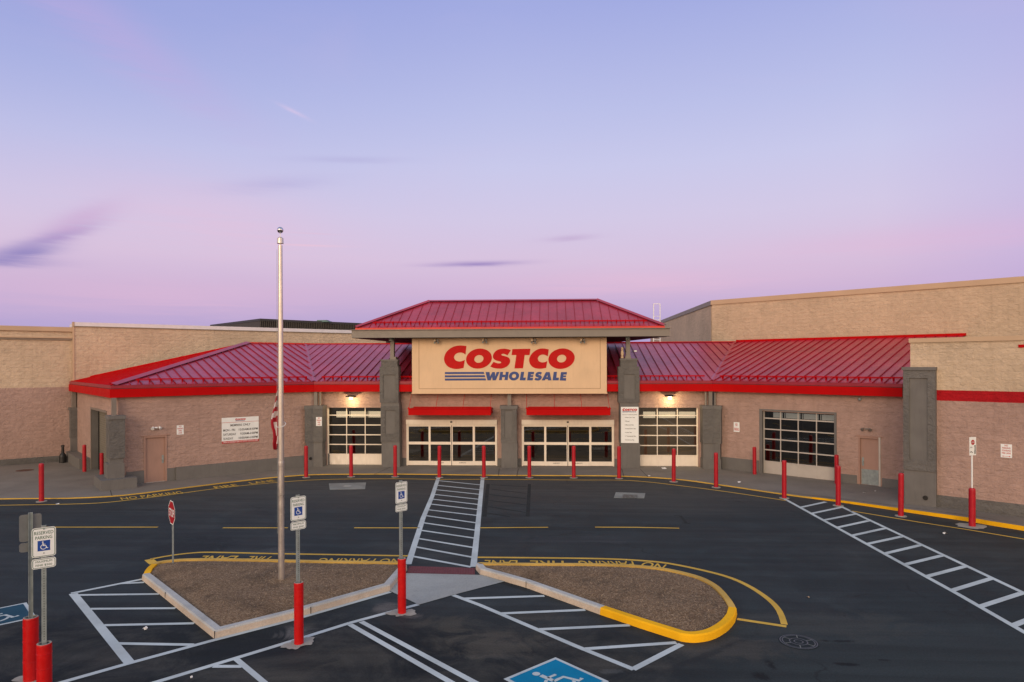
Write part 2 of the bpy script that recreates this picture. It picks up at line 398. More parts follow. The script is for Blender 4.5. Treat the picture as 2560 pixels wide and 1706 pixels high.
    def _from_obj(s, data, fn, mat):
        ob = bpy.data.objects.new('tmp', data); COL.objects.link(ob)
        dg = bpy.context.evaluated_depsgraph_get(); me = bpy.data.meshes.new_from_object(ob.evaluated_get(dg))
        vs = [fn(v.co.x, v.co.y) for v in me.vertices]
        s.raw(vs, [list(p.vertices) for p in me.polygons], mat)
        bpy.data.objects.remove(ob); bpy.data.meshes.remove(me)
    def text(s, txt, O, Rt, U, h, mat, w=None, align='L', bold=0, shear=0):
        """text on plane: O baseline-left (or centre), Rt/U unit vectors, h cap height in m, w optional total width"""
        cu = bpy.data.curves.new('tmp', 'FONT'); cu.body = txt; cu.size = 1; cu.offset = bold; cu.shear = shear; cu.resolution_u = 3
        ob = bpy.data.objects.new('tmp', cu); COL.objects.link(ob)
        dg = bpy.context.evaluated_depsgraph_get(); me = bpy.data.meshes.new_from_object(ob.evaluated_get(dg))
        xs = [v.co.x for v in me.vertices]; x0, x1 = min(xs), max(xs)
        sy = h/.73; sx = sy if w is None else w/(x1-x0)
        W = (x1-x0)*sx; off = {'L': 0, 'C': -W/2, 'R': -W}[align]
        O, Rt, U = V(O), V(Rt), V(U)
        vs = [O+Rt*(off+(v.co.x-x0)*sx)+U*(v.co.y*sy) for v in me.vertices]
        s.raw(vs, [list(p.vertices) for p in me.polygons], mat)
        bpy.data.objects.remove(ob); bpy.data.meshes.remove(me); bpy.data.curves.remove(cu)
    def build(s, name, parent=None, label=None, cat=None, group=None, kind=None, origin=None):
        me = bpy.data.meshes.new(name)
        o = V(origin) if origin is not None else V((0, 0, 0))
        me.from_pydata([tuple(V(v)-o) for v in s.v], [], s.f)
        for m in s.mats: me.materials.append(m)
        for p, k, sm in zip(me.polygons, s.m, s.sm): p.material_index = k; p.use_smooth = sm
        me.update()
        uv = me.uv_layers.new(name='UVMap')
        for p in me.polygons:
            n = p.normal
            if abs(n.z) < .7:
                t = V((-n.y, n.x, 0)).normalized()
                for li in p.loop_indices:
                    c = me.vertices[me.loops[li].vertex_index].co+o; uv.data[li].uv = (c.dot(t)+c.x*.001, c.z)
            else:
                for li in p.loop_indices:
                    c = me.vertices[me.loops[li].vertex_index].co+o; uv.data[li].uv = (c.x, c.y)
        ob = bpy.data.objects.new(name, me); COL.objects.link(ob)
        if parent is not None: ob.parent = parent
        elif origin is not None: ob.location = o
        tag(ob, label, cat, group, kind)
        return ob
def tag(o, label=None, cat=None, group=None, kind=None):
    for k, v in (('label', label), ('category', cat), ('group', group), ('kind', kind)):
        if v: o[k] = v
def thing(name, label, cat, loc=(0, 0, 0), group=None, rz=0):
    o = bpy.data.objects.new(name, None); COL.objects.link(o); o.location = loc; o.rotation_euler = (0, 0, rz)
    o.empty_display_size = .3; tag(o, label, cat, group); return o
def link_copy(o, parent=None):
    c = o.copy(); COL.objects.link(c)
    if parent is not None: c.parent = parent
    for ch in list(o.children): link_copy(ch, c)
    return c

# ================================================================== ground and markings
g = MB(); g.face([(-300, -60, 0), (300, -60, 0), (300, 500, 0), (-300, 500, 0)], 'asphalt')
g.build('ground', label='dark asphalt parking lot and drive lane in front of the store', kind='structure')

def spl(pts, k=4):
    """catmull-rom through 2-D/3-D points"""
    P = [V(p) for p in pts]; out = []
    for i in range(len(P)-1):
        a, b, c, d = P[max(i-1, 0)], P[i], P[i+1], P[min(i+2, len(P)-1)]
        for j in range(k):
            t = j/k
            out.append(.5*((2*b)+(c-a)*t+(2*a-5*b+4*c-d)*t*t+(3*b-a-3*c+d)*t**3))
    out.append(P[-1]); return out
def gp(l, z=0): return [G(x, y, z) for x, y in l]

kerb_px = [(0, 1249), (172, 1247.4), (310, 1240), (447.7, 1223), (585, 1206), (692, 1194.6), (786, 1188.2), (900, 1187), (1020, 1187), (1240, 1189.8), (1400, 1190.6), (1546, 1191.8), (1684, 1199), (1799, 1214), (1900, 1229), (2000, 1243.6), (2094.8, 1255.5), (2262.5, 1280.6), (2430, 1305.8), (2560, 1327.6)]
kp = gp(kerb_px)
kp = [kp[0]+(kp[0]-kp[2])*1.2]+kp+[kp[-1]+(kp[-1]-kp[-3])*2.5]
kp = spl(kp, 3)
def kh(p):
    x = p.x
    return .03+.10*min(1, max(0, (x-9.0)/5.5))
sw = MB(); C0 = V((-3, 12, 0))
inner = [C0+(p-C0)*1.022 for p in kp]
for i in range(len(kp)-1):
    a, b = inner[i], inner[i+1]; a2, b2 = C0+(a-C0)*2.2, C0+(b-C0)*2.2
    am, bm = C0+(a-C0)*1.12, C0+(b-C0)*1.12
    sw.face([(a.x, a.y, kh(a)), (b.x, b.y, kh(b)), (bm.x, bm.y, .03+(kh(b)-.03)*.6), (am.x, am.y, .03+(kh(a)-.03)*.6)], 'sidewalk')
    sw.face([(am.x, am.y, .03+(kh(a)-.03)*.6), (bm.x, bm.y, .03+(kh(b)-.03)*.6), (b2.x, b2.y, .03), (a2.x, a2.y, .03)], 'sidewalk')
sw.build('sidewalk', label='worn concrete sidewalk running along the store front', kind='structure')
# joints across the sidewalk
jt = MB()
for a, b in (((985, 1164), (935, 1187)), ((1248, 1172), (1246, 1189)), ((1296, 1172), (1292, 1190)), ((1554, 1172), (1560, 1191)), ((1601, 1174), (1620, 1193)), ((280, 1240), (275, 1224)), ((2120, 1258), (2220, 1250))):
    jt.strip([G(*a, .034), G(*b, .034)], .03, .036, 'joint')
jt.build('sidewalk_joints', label='dark joints cut across the sidewalk', kind='structure')
kb = MB()
for i in range(len(kp)-1):
    a, b, c, d = kp[i], kp[i+1], inner[i+1], inner[i]
    a2, b2 = a+(d-a)*.75, b+(c-b)*.75
    a2, b2 = a+(d-a).normalized()*.08, b+(c-b).normalized()*.08
    m = 'p_yellow_bright' if a.x > 10 else 'p_yellow'
    kb.face([(a.x, a.y, -.01), (b.x, b.y, -.01), (b.x, b.y, kh(b)+.004), (a.x, a.y, kh(a)+.004)], m)
    kb.face([(a.x, a.y, kh(a)+.004), (b.x, b.y, kh(b)+.004), (b2.x, b2.y, kh(b)+.004), (a2.x, a2.y, kh(a)+.004)], m)
    kb.face([(a2.x, a2.y, kh(a)+.004), (b2.x, b2.y, kh(b)+.004), (c.x, c.y, kh(b)), (d.x, d.y, kh(a))], 'sidewalk')
kb.build('sidewalk_kerb', label='yellow painted kerb edge of the sidewalk', kind='structure')

Z1, Z2 = .004, .008
mk = MB()
ln = [(0, 1263.8), (172, 1261), (275.5, 1255.9), (413, 1239.3), (551, 1220.7), (692, 1206.6), (819, 1199), (993, 1197.6), (1091, 1199), (1216, 1199), (1440, 1200.7), (1548, 1201), (1618, 1205.3), (1722.5, 1217.5), (1827, 1231.4), (1966, 1252.3)]
L0 = gp(ln); L0 = [L0[0]+(L0[0]-L0[1])*3]+L0; mk.strip(spl(L0, 3), .10, Z1, 'p_yellow')
L1 = gp([(2125, 1277.3), (2296, 1305.8), (2430, 1326.6), (2560, 1348.4)]); L1.append(L1[-1]+(L1[-1]-L1[-2])*4)
mk.strip(L1, .10, Z1, 'p_yellow')
for a, b in (((90, 1318.5), (394.7, 1318.5)), ((557, 1320.2), (719.6, 1320.2)), ((885.4, 1320.2), (1049, 1320.4)), ((1198.8, 1320.2), (1370.5, 1318.9)), ((1487.7, 1318.5), (1592, 1319)), ((1592, 1319), (1698, 1321.2))):
    mk.strip([G(*a), G(*b)], .10, Z1, 'p_yellow')
# island outer lines
o1 = gp([(376.3, 1398.6), (429.6, 1389), (484.5, 1382.8), (533, 1381.5), (694.4, 1385), (819, 1387), (1019.5, 1390.5)])
mk.strip(spl(o1, 3), .12, Z1, 'p_yellow')
mk.strip(gp([(372, 1399.3), (385, 1410)]), .22, Z1, 'p_yellow')
o2 = gp([(1193.6, 1394), (1374, 1395.6), (1513.5, 1397.8), (1600.6, 1402), (1670, 1409), (1757.3, 1426.5), (1827, 1445.6), (1879.2, 1470), (1924.5, 1501.3), (1948.9, 1529.2), (1961, 1562)])
mk.strip(spl(o2, 3), .13, Z1, 'p_yellow'); mk.strip(gp([(1966, 1567), (1843, 1548.5)]), .12, Z1+.001, 'p_yellow')
# stencilled words
def word(txt, a, b, h, flip=False):
    A, B = G(*a), G(*b); d = (B-A); W = d.length; d.normalize(); u = V((-d.y, d.x, 0))
    mk.text(txt, A+V((0, 0, Z2)), d, u, h, 'p_yellow', w=W, bold=.012)
word('NO PARKING', (304.8, 1251), (459.7, 1234), .62); word('FIRE', (540.6, 1221.6), (597.5, 1215), .55); word('LANE', (630, 1210.8), (692, 1203.6), .55)
word('NO PARKING', (1005, 1398.2), (802, 1396.9), .5); word('FIRE', (680, 1392.6), (626, 1391.6), .55); word('LANE', (597.5, 1390.8), (508.7, 1390.6), .55)
word('NO', (1667, 1413), (1611, 1405.5), .50); word('PARKING', (1582, 1404.6), (1445.5, 1403.2), .55); word('FIRE', (1409, 1403.4), (1325, 1402.6), .55); word('LANE', (1294, 1402.2), (1212, 1401.4), .55)
mk.build('yellow_road_markings', label='yellow fire lane lines and stencilled words on the asphalt', kind='structure')

mw = MB()
def z3(l): return [(680+x/2.872, 1160+y/2.872) for x, y in l]
def zl(l): return [(x/3.096, 1200+y/3.096) for x, y in l]
def z6(l): return [(1200+x/2.871, 1160+y/2.871) for x, y in l]
def z7(l): return [(1860+x/2.981, 1180+y/2.981) for x, y in l]
def wl(l, w=.11, z=Z1): mw.strip(gp(l), w, z, 'p_white')
wl(z3([(1195, 99), (1150, 235), (1085, 390), (1030, 560), (978, 722)]), .17); wl(z3([(1513, 99), (1495, 270), (1473, 490), (1446, 740)]), .17)
for a, b in (((1200, 122), (1500, 152)), ((1188, 155), (1497, 187)), ((1172, 186), (1492, 220)), ((1160, 220), (1490, 256)), ((1147, 254), (1485, 293)), ((1133, 289), (1482, 330)), ((1115, 330), (1475, 372)), ((1105, 373), (1468, 425)), ((1085, 424), (1463, 478)), ((1068, 478), (1457, 535)), ((1055, 538), (1445, 602)), ((1030, 597), (1440, 672)), ((1010, 665), (1430, 742))):
    wl(z3([a, b]), .12, Z1+.001)
# left hatched bay
wl(zl([(550, 880), (1100, 770)]), .12); wl(zl([(565, 880), (1005, 1420)]), .17)
for a, b in (((945, 803), (1118, 795)), ((605, 893), (1235, 885)), ((695, 1000), (1360, 995)), ((800, 1127), (1505, 1112)), ((905, 1268), (1495, 1278))): wl(zl([a, b]), .11, Z1+.001)
A = gp([(158, 1706), (324.6, 1658.7), (534, 1601.5), (734.8, 1550)]); A = [A[0]+(A[0]-A[1])*3]+A; mw.strip(A, .12, Z1+.002, 'p_white')
wl([(734.8, 1550), (976, 1480.5)], .12, Z1+.002)
A = gp([(390.8, 1706), (591, 1645.7), (734.8, 1602), (875, 1558), (1045.6, 1511.7)]); A = [A[0]+(A[0]-A[1])*3]+A; mw.strip(A, .12, Z1, 'p_white')
def ext(l, k=2.2): A = gp(l); return A+[A[-1]+(A[-1]-A[0]).normalized()*k*2]
mw.strip(ext([(591, 1649), (659, 1706)]), .11, Z1+.001, 'p_white'); wl([(533, 1667), (606, 1667.3)], .11, Z1+.002)
mw.strip(ext([(875, 1562), (1125.7, 1706)]), .12, Z1+.001, 'p_white'); mw.strip(ext([(903, 1555), (1185, 1706)]), .12, Z1+.001, 'p_white')
wl([(1133, 1488.5), (1200, 1513.5), (1440, 1616), (1584.9, 1674.5)], .12); wl([(1582, 1674.5), (1704, 1611.5)], .13, Z1+.001)
for a, b in (((1157, 1497.5), (1361, 1490.8)), ((1245, 1535), (1463, 1525.7)), ((1348, 1574.5), (1574.4, 1564)), ((1463, 1623.3), (1691, 1607.6))): wl([a, b], .12, Z1+.002)
# right crosswalk
A = gp(z7([(275, 190), (325, 215), (1600, 915), (2087, 1195)])); A.append(A[-1]+(A[-1]-A[-2])*2); mw.strip(A, .13, Z1, 'p_white')
A = gp(z7([(722, 258), (850, 320), (2087, 905)])); A.append(A[-1]+(A[-1]-A[-2])*2.2); mw.strip(A, .13, Z1, 'p_white')
for a, b in (((425, 265), (610, 225)), ((500, 312), (735, 263)), ((590, 362), (830, 315)), ((690, 417), (930, 365)), ((800, 477), (1050, 422)), ((910, 540), (1175, 483)), ((1050, 610), (1315, 547)), ((1205, 690), (1475, 625)), ((1365, 780), (1650, 705)), ((1550, 885), (1845, 795)), ((1760, 1005), (2070, 905)), ((2010, 1145), (2318, 1026))): wl(z7([a, b]), .15, Z1+.001)
mw.build('white_road_markings', label='white crosswalks, bay lines and hatching painted on the asphalt', kind='structure')
bk = MB()
for a, b, w in (((1552, 145), (1525, 380), .15), ((1849, 145), (1836, 378), .14)): bk.strip(gp(z3([a, b])), w, .002, 'p_black')
for a, b in (((80, 150), (335, 165)), ((85, 183), (330, 212)), ((60, 220), (330, 250)), ((60, 262), (335, 296)), ((55, 307), (330, 350)), ((45, 352), (210, 380))): bk.strip(gp(z6([a, b])), .10, .003, 'p_black')
bk.strip(gp(z6([(1390, 372), (1440, 375), (1480, 425)])), .10, .002, 'p_black'); bk.strip(gp(z6([(1450, 425), (1510, 428)])), .12, .003, 'p_black')
bk.build('blacked_out_markings', label='old crosswalk covered with black paint', kind='structure')

# accessible symbol strokes in a unit square
def isa(mb, fn, mat, th=.07):
    def stroke(pts, t=th):
        L = []
        for i, p in enumerate(pts):
            a = V(pts[max(i-1, 0)]); b = V(pts[min(i+1, len(pts)-1)]); d = (b-a).normalized(); n = V((-d.y, d.x))*t/2
            L.append((V(p)+n, V(p)-n))
        for i in range(len(L)-1): mb.face([fn(*L[i][1]), fn(*L[i+1][1]), fn(*L[i+1][0]), fn(*L[i][0])], mat)
    def disc(c, r): mb.face([fn(c[0]+r*math.cos(t*math.pi/10), c[1]+r*math.sin(t*math.pi/10)) for t in range(20)], mat)
    disc((-.09, .36), .065)
    stroke([(-.075, .27), (-.055, .0)], .085); stroke([(-.06, -.01), (.16, -.01), (.25, -.27), (.35, -.24)]); stroke([(-.05, .13), (.13, .13)], .055)
    stroke([(-.03+.23*math.cos(R(a)), -.12+.23*math.sin(R(a))) for a in range(112, 346, 12)], .055)
def bay_symbol(name, corner_up, side, ang_up, blue, label, white='p_white', flip=1):
    """corner_up: the corner at image top; square extends"""
    u = V((math.cos(ang_up), math.sin(ang_up), 0)); r = V((u.y, -u.x, 0))
    c = corner_up-(u+r)*side/2
    mb = MB()
    def sq(s, z, m): mb.face([c-r*s-u*s+V((0, 0, z)), c+r*s-u*s+V((0, 0, z)), c+r*s+u*s+V((0, 0, z)), c-r*s+u*s+V((0, 0, z))], m)
    sq(side/2, Z1, white); sq(side/2-.07, Z2, blue)
    k = side-.2
    isa(mb, lambda x, y: c+r*(x*k)+u*(y*k)+V((0, 0, .012)), white)
    mb.build(name, label=label, kind='structure')
bay_symbol('accessible_bay_symbol', G(1388.8, 1644.1), 1.25, R(135), 'p_blue', 'bright blue accessible parking symbol painted on the bay at the bottom edge')
bay_symbol('worn_accessible_bay_symbol', G(66.2, 1506.8), 1.25, R(137), 'p_blue_old', 'faded blue accessible parking symbol at the far left')

# islands ------------------------------------------------------------------
KZ = .15
def offset_in(P, w):
    n = len(P); out = []
    a = sum(P[i].x*P[(i+1) % n].y-P[(i+1) % n].x*P[i].y for i in range(n)); sg = 1 if a > 0 else -1
    for i in range(n):
        d1 = (P[i]-P[i-1]).normalized(); d2 = (P[(i+1) % n]-P[i]).normalized(); d = (d1+d2).normalized()
        nn = V((-d.y, d.x, 0))*sg; k = 1/max(.45, nn.dot(V((-d1.y, d1.x, 0))*sg)); out.append(P[i]+nn*w*k)
    return out
def island(pts, front_n, yellow, mulch_name, mulch_label, mound):
    """pts world points, closed. yellow: function(index)->material pair"""
    P = [V((p.x, p.y, 0)) for p in pts]; n = len(P)
    O2, I1, I2 = offset_in(P, .012), offset_in(P, .035), offset_in(P, .17)
    mbs = {}
    for i in range(n):
        j = (i+1) % n; side, top, key = yellow(i)
        mb = mbs.setdefault(key, MB())
        def q(a, za, b, zb, m): mb.face([(a[i].x, a[i].y, za), (a[j].x, a[j].y, za), (b[j].x, b[j].y, zb), (b[i].x, b[i].y, zb)], m)
        q(P, -.01, O2, KZ-.03, side); q(O2, KZ-.03, I1, KZ, top); q(I1, KZ, I2, KZ, top); q(I2, KZ, I2, KZ-.08, side)
    for key, mb in mbs.items():
        mb.build(key[0], label=key[1], kind='structure')
    from mathutils.geometry import delaunay_2d_cdt
    mm = MB(); xs = [p.x for p in I2]; ys = [p.y for p in I2]; m_ = len(I2)
    def inside(x, y):
        c = False
        for i in range(m_):
            a, b = I2[i], I2[i-1]
            if (a.y > y) != (b.y > y) and x < (b.x-a.x)*(y-a.y)/(b.y-a.y)+a.x: c = not c
        return c
    def edge(x, y):
        best = 9
        for i in range(m_):
            a, b = I2[i-1], I2[i]; ab = b-a; l2 = max(1e-9, ab.length_squared); t = max(0, min(1, ((x-a.x)*ab.x+(y-a.y)*ab.y)/l2))
            best = min(best, math.hypot(x-a.x-ab.x*t, y-a.y-ab.y*t))
        return best
    def hz(x, y, e=None):
        e = edge(x, y) if e is None else e; k = min(1, e/.9); return KZ-.045+mound*k*(2-k)+.012*k*math.sin(x*3.1+y*1.7)+.010*k*math.sin(x*1.3-y*4.1)
    P2 = [Vector((p.x, p.y)) for p in I2]; st = .16; gx = min(xs)
    while gx < max(xs):
        gy = min(ys)
        while gy < max(ys):
            x, y = gx+random.uniform(-.05, .05), gy+random.uniform(-.05, .05)
            if inside(x, y) and edge(x, y) > .06: P2.append(Vector((x, y)))
            gy += st
        gx += st
    r_ = delaunay_2d_cdt(P2, [(i, (i+1) % m_) for i in range(m_)], [list(range(m_))], 1, 1e-5)
    mm.raw([(p.x, p.y, hz(p.x, p.y)) for p in r_[0]], [list(f)[::-1] if False else list(f) for f in r_[2]], 'mulch', True)
    cnt = 0
    while cnt < 9000:
        x, y = random.uniform(min(xs), max(xs)), random.uniform(min(ys), max(ys))
        if not inside(x, y): continue
        cnt += 1; z = hz(x, y)+.006
        an = random.random()*math.pi; l = random.uniform(.025, .075); wd = random.uniform(.002, .005)
        d = V((math.cos(an), math.sin(an), random.uniform(-.3, .45)))*l/2*1.2; e = V((-math.sin(an), math.cos(an), 0))*wd
        o = V((x, y, z)); mm.face([o-d-e, o+d-e, o+d+e, o-d+e], 'chip_a' if random.random() < .40 else 'chip_b')
    mm.build(mulch_name, label=mulch_label, kind='stuff')
island.wmax = 3.0
CK = ('concrete_kerb', 'pale concrete kerb along the front of the planting islands'); YK = ('yellow_kerb', 'yellow painted kerb around the backs and ends of the planting islands')
def outline(runs):
    pts, tags = [], []
    for tagn, l, z, smooth in runs:
        q = gp(l, z)
        for p in q: p.z = 0
        if smooth: q = spl(q, 3)
        pts += q; tags += [tagn]*len(q)
    return pts, tags
TAGM = {'c': ('kerb', 'kerb_top', CK), 'yb': ('p_yellow_bright', 'p_yellow_bright', YK), 'yk': ('p_yellow_kerb', 'p_yellow_kerb', YK)}
LP, lt = outline([('c', [(354.3, 1450.5), (536.2, 1597.9), (734.8, 1547.2), (976, 1477.5)], 0, False), ('yk', [(1018.4, 1411.5), (1014, 1403.5)], KZ, False), ('yk', [(993.4, 1403), (819, 1400), (694.4, 1397.7), (581.4, 1395.1), (484.5, 1395.1), (429.6, 1398), (392.4, 1403.2)], KZ, True), ('yb', [(376.3, 1410), (364, 1420.5), (357.5, 1432)], KZ, True)])
lt[3] = 'c'; lt[4] = 'yk'
island(LP, 4, lambda i: TAGM[lt[i]], 'left_mulch_bed', 'brown wood mulch in the left planting island', .10)
RP, rt_ = outline([('c', [(1189, 1424), (1200, 1436.9), (1255.7, 1452.6), (1315, 1470)], 0, False), ('yb', [(1499.5, 1537.2), (1600, 1571.5)], 0, False), ('yb', [(1684.2, 1598.5), (1706, 1605), (1736.4, 1607.6), (1771.2, 1603), (1799, 1591.9), (1823.5, 1574.5), (1838, 1556)], 0, True), ('yk', [(1843, 1519), (1832.2, 1500), (1813, 1477), (1792, 1459.5), (1757.3, 1442), (1705, 1427.5), (1652.8, 1417.8), (1583, 1410.8), (1478.6, 1407.3), (1339.3, 1406.6), (1200, 1405.2)], KZ, True), ('c', [(1191, 1406)], KZ, False)])
island(RP, 4, lambda i: TAGM[rt_[i]], 'right_mulch_bed', 'brown wood mulch in the right planting island', .10)
# kerb joints
kj = MB()
for (bx, by), (tx, ty) in (((1315, 1470), (1317, 1455)), ((536.4, 1597.5), (540, 1579)), ((413, 1497.5), (415, 1481)), ((777, 1535), (777, 1517))):
    a = G(bx, by); t = G(tx, ty, KZ)
    d = (V((t.x, t.y, 0))-a); kj.box(a+V((-.006, -.006, 0)), (.012, 0, 0), (0, .012, 0), (0, 0, .15), 'joint')
kj.build('kerb_joints', label='thin dark joints between kerb stones', kind='structure')
# ramp between the islands, tactile mat
rp = MB(); rz = .006
pts = gp([(1017, 1434), (1187, 1438.5), (1205, 1439), (1262, 1455), (1132.6, 1489), (1047, 1513.4), (974, 1478.5), (1000, 1440)])
zs = [.012, .012, .012, .012, .006, .006, .012, .012]
rp.face([(p.x, p.y, .012) for p in pts], 'ramp')
rp.build('kerb_ramp', label='pale concrete ramp between the two planting islands', kind='structure')
tm = MB(); q = gp([(1023, 1417), (1187.3, 1421.8), (1187.3, 1438.7), (1017, 1434.6)])
tm.face([(p.x, p.y, .016) for p in q], 'tactile')
for i in range(26):
    for j in range(7):
        a = q[0].lerp(q[1], (i+.5)/26); b = q[3].lerp(q[2], (i+.5)/26); p = a.lerp(b, (j+.5)/7)
        tm.lathe((p.x, p.y, .016), [(.018, 0), (.012, .006), (.001, .007)], 6, 'tactile')
tm.build('tactile_mat', label='dark red tactile paving strip at the foot of the crosswalk', kind='structure')

# ================================================================== the store
store = thing('store_building', 'warehouse store with tan and rose block walls, red metal roofs and glazed entrance', 'store')
YW, YP, YF, YS = 34.90, 34.30, 34.42, 34.24
ZFB = 3.907
fS, fC, fJ, fJR, fCR = [G(*q, ZFB) for q in ((170.5, 977.6), (274.5, 995.2), (785, 980), (1779, 978.7), (2256, 992.6))]
fJ = V((fJ.x, YF, ZFB)); fJR = V((fJR.x, YF, ZFB))
def unit(a, b): d = V((b.x-a.x, b.y-a.y, 0)); return d.normalized()
dL = unit(fC, fJ); nL = V((-dL.y, dL.x, 0))      # nL points into the building
dS = unit(fC, fS); nS = V((dS.y, -dS.x, 0))      # side end, into building
dR = unit(fJR, fCR); nR = V((-dR.y, dR.x, 0))
XX, YY = V((1, 0, 0)), V((0, 1, 0))
def wall_holes(mb, O, d, n, L, z0, z1, holes, mat, th=.25, reveal='grey'):
    """wall starting at O running along d, n = inward"""
    us = sorted({0, L, *[h[0] for h in holes], *[h[1] for h in holes]}); zs = sorted({z0, z1, *[h[2] for h in holes], *[h[3] for h in holes]})
    for a, b in zip(us, us[1:]):
        for c, e in zip(zs, zs[1:]):
            if any(h[0]-1e-4 <= a and b <= h[1]+1e-4 and h[2]-1e-4 <= c and e <= h[3]+1e-4 for h in holes): continue
            p = lambda u, z: O+d*u+V((0, 0, z-O.z))
            mb.face([p(a, c), p(b, c), p(b, e), p(a, e)], mat)
    for u0, u1, c, e in holes:
        p = lambda u, z, k: O+d*u+n*k+V((0, 0, z-O.z))
        mb.face([p(u0, c, 0), p(u0, e, 0), p(u0, e, th), p(u0, c, th)], reveal)
        mb.face([p(u1, c, 0), p(u1, c, th), p(u1, e, th), p(u1, e, 0)], reveal)
        mb.face([p(u0, e, 0), p(u1, e, 0), p(u1, e, th), p(u0, e, th)], reveal)
        mb.face([p(u0, c, 0), p(u0, c, th), p(u1, c, th), p(u1, c, 0)], reveal)

# measured openings on the centre wall
def cx(px, y=1100, Y=YW): return onY(px, y, Y).x
def cz(px, py, Y=YW): return onY(px, py, Y).z
gL0, gL1 = cx(818.5), cx(958); gR0, gR1 = cx(1594), cx(1745)
gzt = cz(880, 1019.5); 
sL0, sL1 = cx(1016.5), cx(1243); sR0, sR1 = cx(1304.5), cx(1535)
szt = cz(1130, 1049.5)
XL, XR = fJ.x-.1, fJR.x+.1
w = MB()
wall_holes(w, V((XL, YW, 0)), XX, YY, XR-XL, -.1, 4.25, [(gL0-XL, gL1-XL, 0, gzt), (sL0-XL+.05, sL1-XL-.05, 0, szt-.03), (sR0-XL+.05, sR1-XL-.05, 0, szt-.03), (gR0-XL, gR1-XL, 0, gzt)], 'block_pink', .22, 'stucco_white')
# left wing wall
OL = G(361.6, 1210); AL = OL-dL*((OL-fC).dot(dL)-.35)
AL.z = 0; AL = V((AL.x, AL.y, 0))
LL = (fJ-AL).dot(dL)+.9
def pl(px, py): return onP(px, py, AL, dL)
def uL(px, py): p = pl(px, py); return (p-AL).dot(dL), p.z
dl0, dl1 = uL(361.6, 1210)[0], uL(415.6, 1204.2)[0]; dlz = uL(415, 1090)[1]
wall_holes(w, AL, dL, nL, LL, -.1, 4.25, [(dl0, dl1, 0, dlz)], 'block_pink', .1, 'doorpink')
# left end wall
def ps(px, py): return onP(px, py, AL, dS)
def uS(px, py): p = ps(px, py); return (p-AL).dot(dS), p.z
LS = (fS-AL).dot(dS)+.3
so0, so1, soz = uS(268, 1170)[0], uS(229, 1170)[0], uS(229, 1023.5)[1]
wall_holes(w, AL, dS, nS, LS, -.1, 4.25, [(so0, so1, 0, soz)], 'block_pink', .35, 'grey')
# right wing wall
AR = fJR+nR*.32; AR = V((AR.x, AR.y, 0)); 
def pr(px, py): return onP(px, py, AR, dR)
def uR(px, py): p = pr(px, py); return (p-AR).dot(dR), p.z
LR = uR(2290, 1100)[0]
rg0, rg1, rgz = uR(1906, 1100)[0], uR(2086, 1100)[0], uR(1906, 1028)[1]
rd0, rd1, rdz = uR(2148, 1220)[0], uR(2200, 1220)[0], uR(2175, 1094.5)[1]
wall_holes(w, AR, dR, nR, LR+.6, -.1, 4.25, [(rg0, rg1, 0, rgz), (rd0, rd1, 0, rdz)], 'block_pink', .2, 'grey')
# tall back walls
LB0 = G(0, 1166.3); LB1 = G(148, 1155.3); dB = unit(LB0, LB1); nB = V((-dB.y, dB.x, 0))
def plb(px, py): return onP(px, py, LB0, dB)
s0 = LB0-dB*14; c1 = plb(186, 1000); 
w.box(V((s0.x, s0.y, -.1)), V((c1.x-s0.x, c1.y-s0.y, 0)), nB*.3, V((0, 0, 7.30)), 'block')
c2 = c1+dB*19
w.box(V((c1.x, c1.y, -.1))-nB*.12, V((c2.x-c1.x, c2.y-c1.y, 0)), nB*.42, V((0, 0, 7.58)), 'block')
RW0 = G(2343, 1274); RW1 = G(2560, 1301.4); dW = unit(RW0, RW1); nW = V((-dW.y, dW.x, 0))
def prw(px, py): return onP(px, py, RW0, dW)
q = prw(2275.6, 860); zt = 6.05; q0 = V((q.x, q.y, -.1)); 
w.box(q0, dW*14, nW*5.5, V((0, 0, zt+.1)), 'block_band')
# right high wall
D8 = fJR+nR*8.15
qa = onP(1780, 751.5, D8, dR); qz = qa.z
w.box(V((qa.x, qa.y, 0)), dR*26, nR*.3, V((0, 0, qz-.28)), 'block_tan')
w.box(V((qa.x, qa.y+.22, 0)), YY*26, XX*.3, V((0, 0, qz-.28)), 'block_tan')
w.build('wall', store)

# copings
cp = MB()
cp.box(V((c1.x, c1.y, 7.48))-nB*.17+dB*-.05, dB*19.3, nB*.5, V((0, 0, .05)), 'copinggrey')
cp.build('coping', store); cp = MB(); cp.box(V((c1.x, c1.y, 7.53))-nB*.14+dB*-.03, dB*19.2, nB*3.2, V((0, 0, .21)), 'copingwhite')
cp.build('coping', store); cp = MB(); cp.box(V((c1.x, c1.y, 3.9))-nB*.16-dB*.09, dB*.09, nB*.4, V((0, 0, 3.85)), 'copingtan')
cp.build('coping', store); cp = MB(); cp.box(V((s0.x, s0.y, 7.20))-nB*.10, V((c1.x-s0.x, c1.y-s0.y, 0)), nB*.45, V((0, 0, .25)), 'copingtan')
cp.build('coping', store); cp = MB(); cp.box(V((s0.x, s0.y, 6.72))-nB*.07, V((c1.x-s0.x, c1.y-s0.y, 0))-dB*.1, nB*.07, V((0, 0, .10)), 'copinggrey')
cp.build('coping', store); cp = MB(); cp.box(V((s0.x, s0.y, 6.82))-nB*.14, V((c1.x-s0.x, c1.y-s0.y, 0))-dB*.1, nB*.14, V((0, 0, .06)), 'copingtan')
cp.build('coping', store); cp = MB(); cp.box(V((q.x, q.y, zt))-nW*.05-dW*.04, dW*14, nW*5.6, V((0, 0, .16)), 'copingtan')
